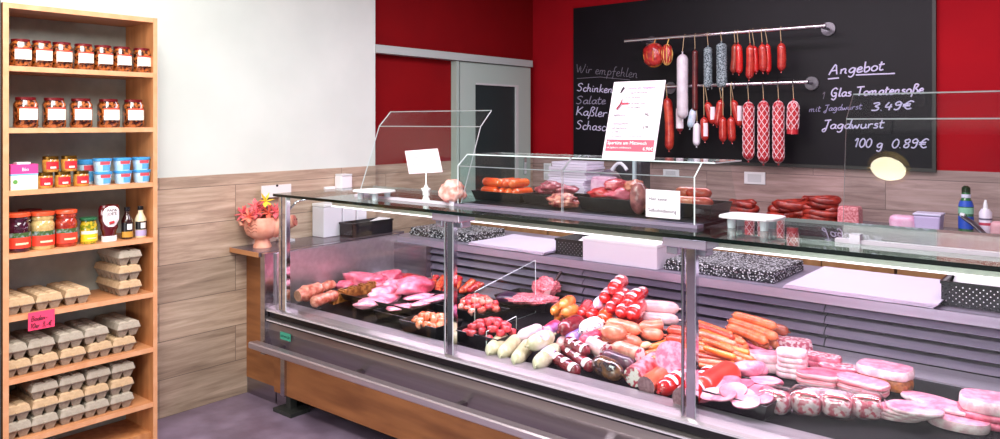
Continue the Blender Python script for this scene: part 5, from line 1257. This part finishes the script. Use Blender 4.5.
# lower rail
hang('long slightly curved red dried sausage right of the price sheet',667,98,669,150,4.5,food('dried_orange_red','9c1c1c','c84830',20,.3),ZLr,bend=.03,taper=.4)
o,a,c,r = hang('white-labelled sausage with dark red tip below the fat white one',680,108,680,132,3.8,food('tip_red','7a2028','943038',20),ZLr,taper=.5); halo(o,a,c,r,.02,.85,w_lab,side=(-1.5,1.5))
o,a,c,r = hang('sausage in pale blue and white wrap below the thin brown one',694,108,690,128,3.8,mat('pale_blue_wrap','a8c8d8','e8e4ee',30,.4),ZLr,taper=.5)
o,a,c,r = hang('small white wrapped sausage hanging lowest in the middle',697,123,696.5,146,3.7,mat('white_wrap','ece8f0',rough=.4),ZLr,taper=.4)
for i,(x0,y0,x1,y1,lab) in enumerate([(707,102,713,124,1),(721,100,717,126,0),(704,117,705,141,1),(723,117,723,142,0),(731,117,732,142,0),(733,100,740,126,1)]):
    o,a,c,r = hang(f'short red sausage, {["upper left with white label","upper middle leaning left","lower left with white label","lower middle plain","lower right plain","upper right with white label"][i]} in the cluster of six',x0,y0,x1,y1,4,f_smoked,ZLr,grp='short red sausages in the cluster',taper=.4,Y=YR-(.01 if i in (2,3,4) else -.02))
    if lab: halo(o,a,c,r,.25,.8,w_lab,side=(.1,1.2))
for i,(x,y0,y1) in enumerate([(748.5,102,160),(763.5,101,163),(778.5,101,163)]):
    o,a,c,r = hang(f'{["left","middle","right"][i]} of the three long white-netted red sausages',x,y0,x,y1,5.4,food('netted_red','a01420','c02430',20,.3),ZLr,grp='long netted sausages',taper=.3); netting(o,a,c,r,netm)
o,a,c,r = hang('short netted sausage cut off at an angle, at the right end of the rail',793.5,101,792.5,134,5.6,food('netted_red','',''),ZLr,taper=.45,cut=(food('cut_pinkish','b84858','c86068',30),None)); netting(o,a,c,r,netm)
for i,x in enumerate((713,721.5,735,748.5,763.5,778.5,793.5)):
    q = onY(x,83,YR); b = B(); b.tube([(0,-.02,-.03),(0,-.018,.0),(0,0,.018),(0,.018,.005)],.0028,6)
    tag(b.build('rail_hook',chrome,loc=(q.x,YR,ZLr)),f'small metal hook on the lower rail, {ordn[i]} from the left','hook','hooks on the lower rail')

# ================================================================ LIGHTS, CAMERA
pn_rot = Matrix.Rotation(math.radians(38),3,'X')
pn = thing('pendant_lamp','round gold-rimmed ceiling lamp mirrored in the glass guard','lamp',(-1.50,-1.5,2.10))
def tilt(b): b.v = [tuple(pn_rot@Vector(v)) for v in b.v]; return b
tilt(B().lathe([(.128,-.012),(.152,-.03),(.155,.02),(.14,.05),(.05,.09),(0,.09)],36)).build('lamp_shade',mat('gold_rim','e0b850',rough=.4,metal=.2),pn,smooth=True)
tilt(B().lathe([(0,-.012),(.128,-.012),(.128,-.008),(0,-.008)],36)).build('lamp_disc',mat('lamp_disc_glow','fff4d8',emit=26,ecol='fff0cc'),pn)
B().tube([tuple(pn_rot@Vector((0,0,.085))),(0,-.06,.12),(0,-.06,ZC-2.13)],.006,8).build('cord',black_pl,pn)
def area(name, loc, size, power, col, rot=(0,0,0)):
    l = bpy.data.lights.new(name,'AREA'); l.shape = 'RECTANGLE'; l.size, l.size_y = size; l.energy = power; l.color = col
    o = bpy.data.objects.new(name,l); COL.objects.link(o); o.location = loc; o.rotation_euler = rot; return o
area('counter_light',(-1.75,2.76,1.08),(3.1,.06),18,(1,.76,1),(math.radians(-14),0,0))
area('counter_light',(-1.75,2.74,1.08),(3.1,.05),12,(1,.78,1),(math.radians(28),0,0))
area('case_light',(-1.78,3.3,2.6),(2.2,.3),20,(1,.84,1),(0,0,0))
area('ceiling_light',(-1.2,4.0,2.78),(3.2,.4),48,(1,.86,1))
area('ceiling_light',(-2.2,1.2,2.78),(1.6,1.2),80,(1,.98,.95))
area('ceiling_light',(-.2,-1.2,2.78),(2.2,1.4),70,(1,.98,.97))
area('shelf_spot',(-1.6,.7,2.6),(.5,.5),26,(1,.94,.86),(0,math.radians(52),0))
area('added_front_fill',(-1.4,-3.40,1.15),(3.2,1.3),75,(1,.97,.95),(math.radians(90),0,0))  # added frontal fill light from behind the camera, no known source
wn = thing('added_window_1','added unseen window in the front wall for the frontal fill light','added window',(-1.4,-3.48,.45)); wn['kind'] = 'structure'  # made-up window, added out of view to house the fill light
for bx_ in ((-3.1,.3,.44,.5),(-3.1,.3,1.8,1.86),(-3.1,-3.04,.5,1.8),(.24,.3,.5,1.8),(-1.43,-1.37,.5,1.8)): part(B().box(bx_[0],bx_[1],-3.5,-3.46,bx_[2],bx_[3]),'added_window_frame',white_pl,wn)
part(B().box(-3.04,.24,-3.497,-3.49,.5,1.8),'added_window_pane',mat('added_pane_glow','f4f6fa',emit=1.2),wn)  # pane of the added window, glowing to go with the fill
w = bpy.data.worlds.new('room_air'); w.use_nodes = True; bpy.context.scene.world = w
w.node_tree.nodes['Background'].inputs[0].default_value = (.8,.8,.9,1); w.node_tree.nodes['Background'].inputs[1].default_value = .1
cam = bpy.data.cameras.new('camera'); co = bpy.data.objects.new('camera',cam); COL.objects.link(co)
cam.sensor_width = 36; cam.lens = 36*F/1000; cam.shift_y = -.0965; cam.clip_start = .05
co.location = (0,0,H); co.rotation_euler = (pi/2,0,YAW)
sc = bpy.context.scene; sc.camera = co
sc.view_settings.view_transform = 'Standard'; sc.view_settings.look = 'None'; sc.view_settings.gamma = 1; sc.view_settings.exposure = .2
sc.cycles.max_bounces = 10; sc.cycles.transparent_max_bounces = 24; sc.cycles.caustics_reflective = False; sc.cycles.caustics_refractive = False
sc.cycles.use_denoising = True; sc.cycles.sample_clamp_indirect = 4
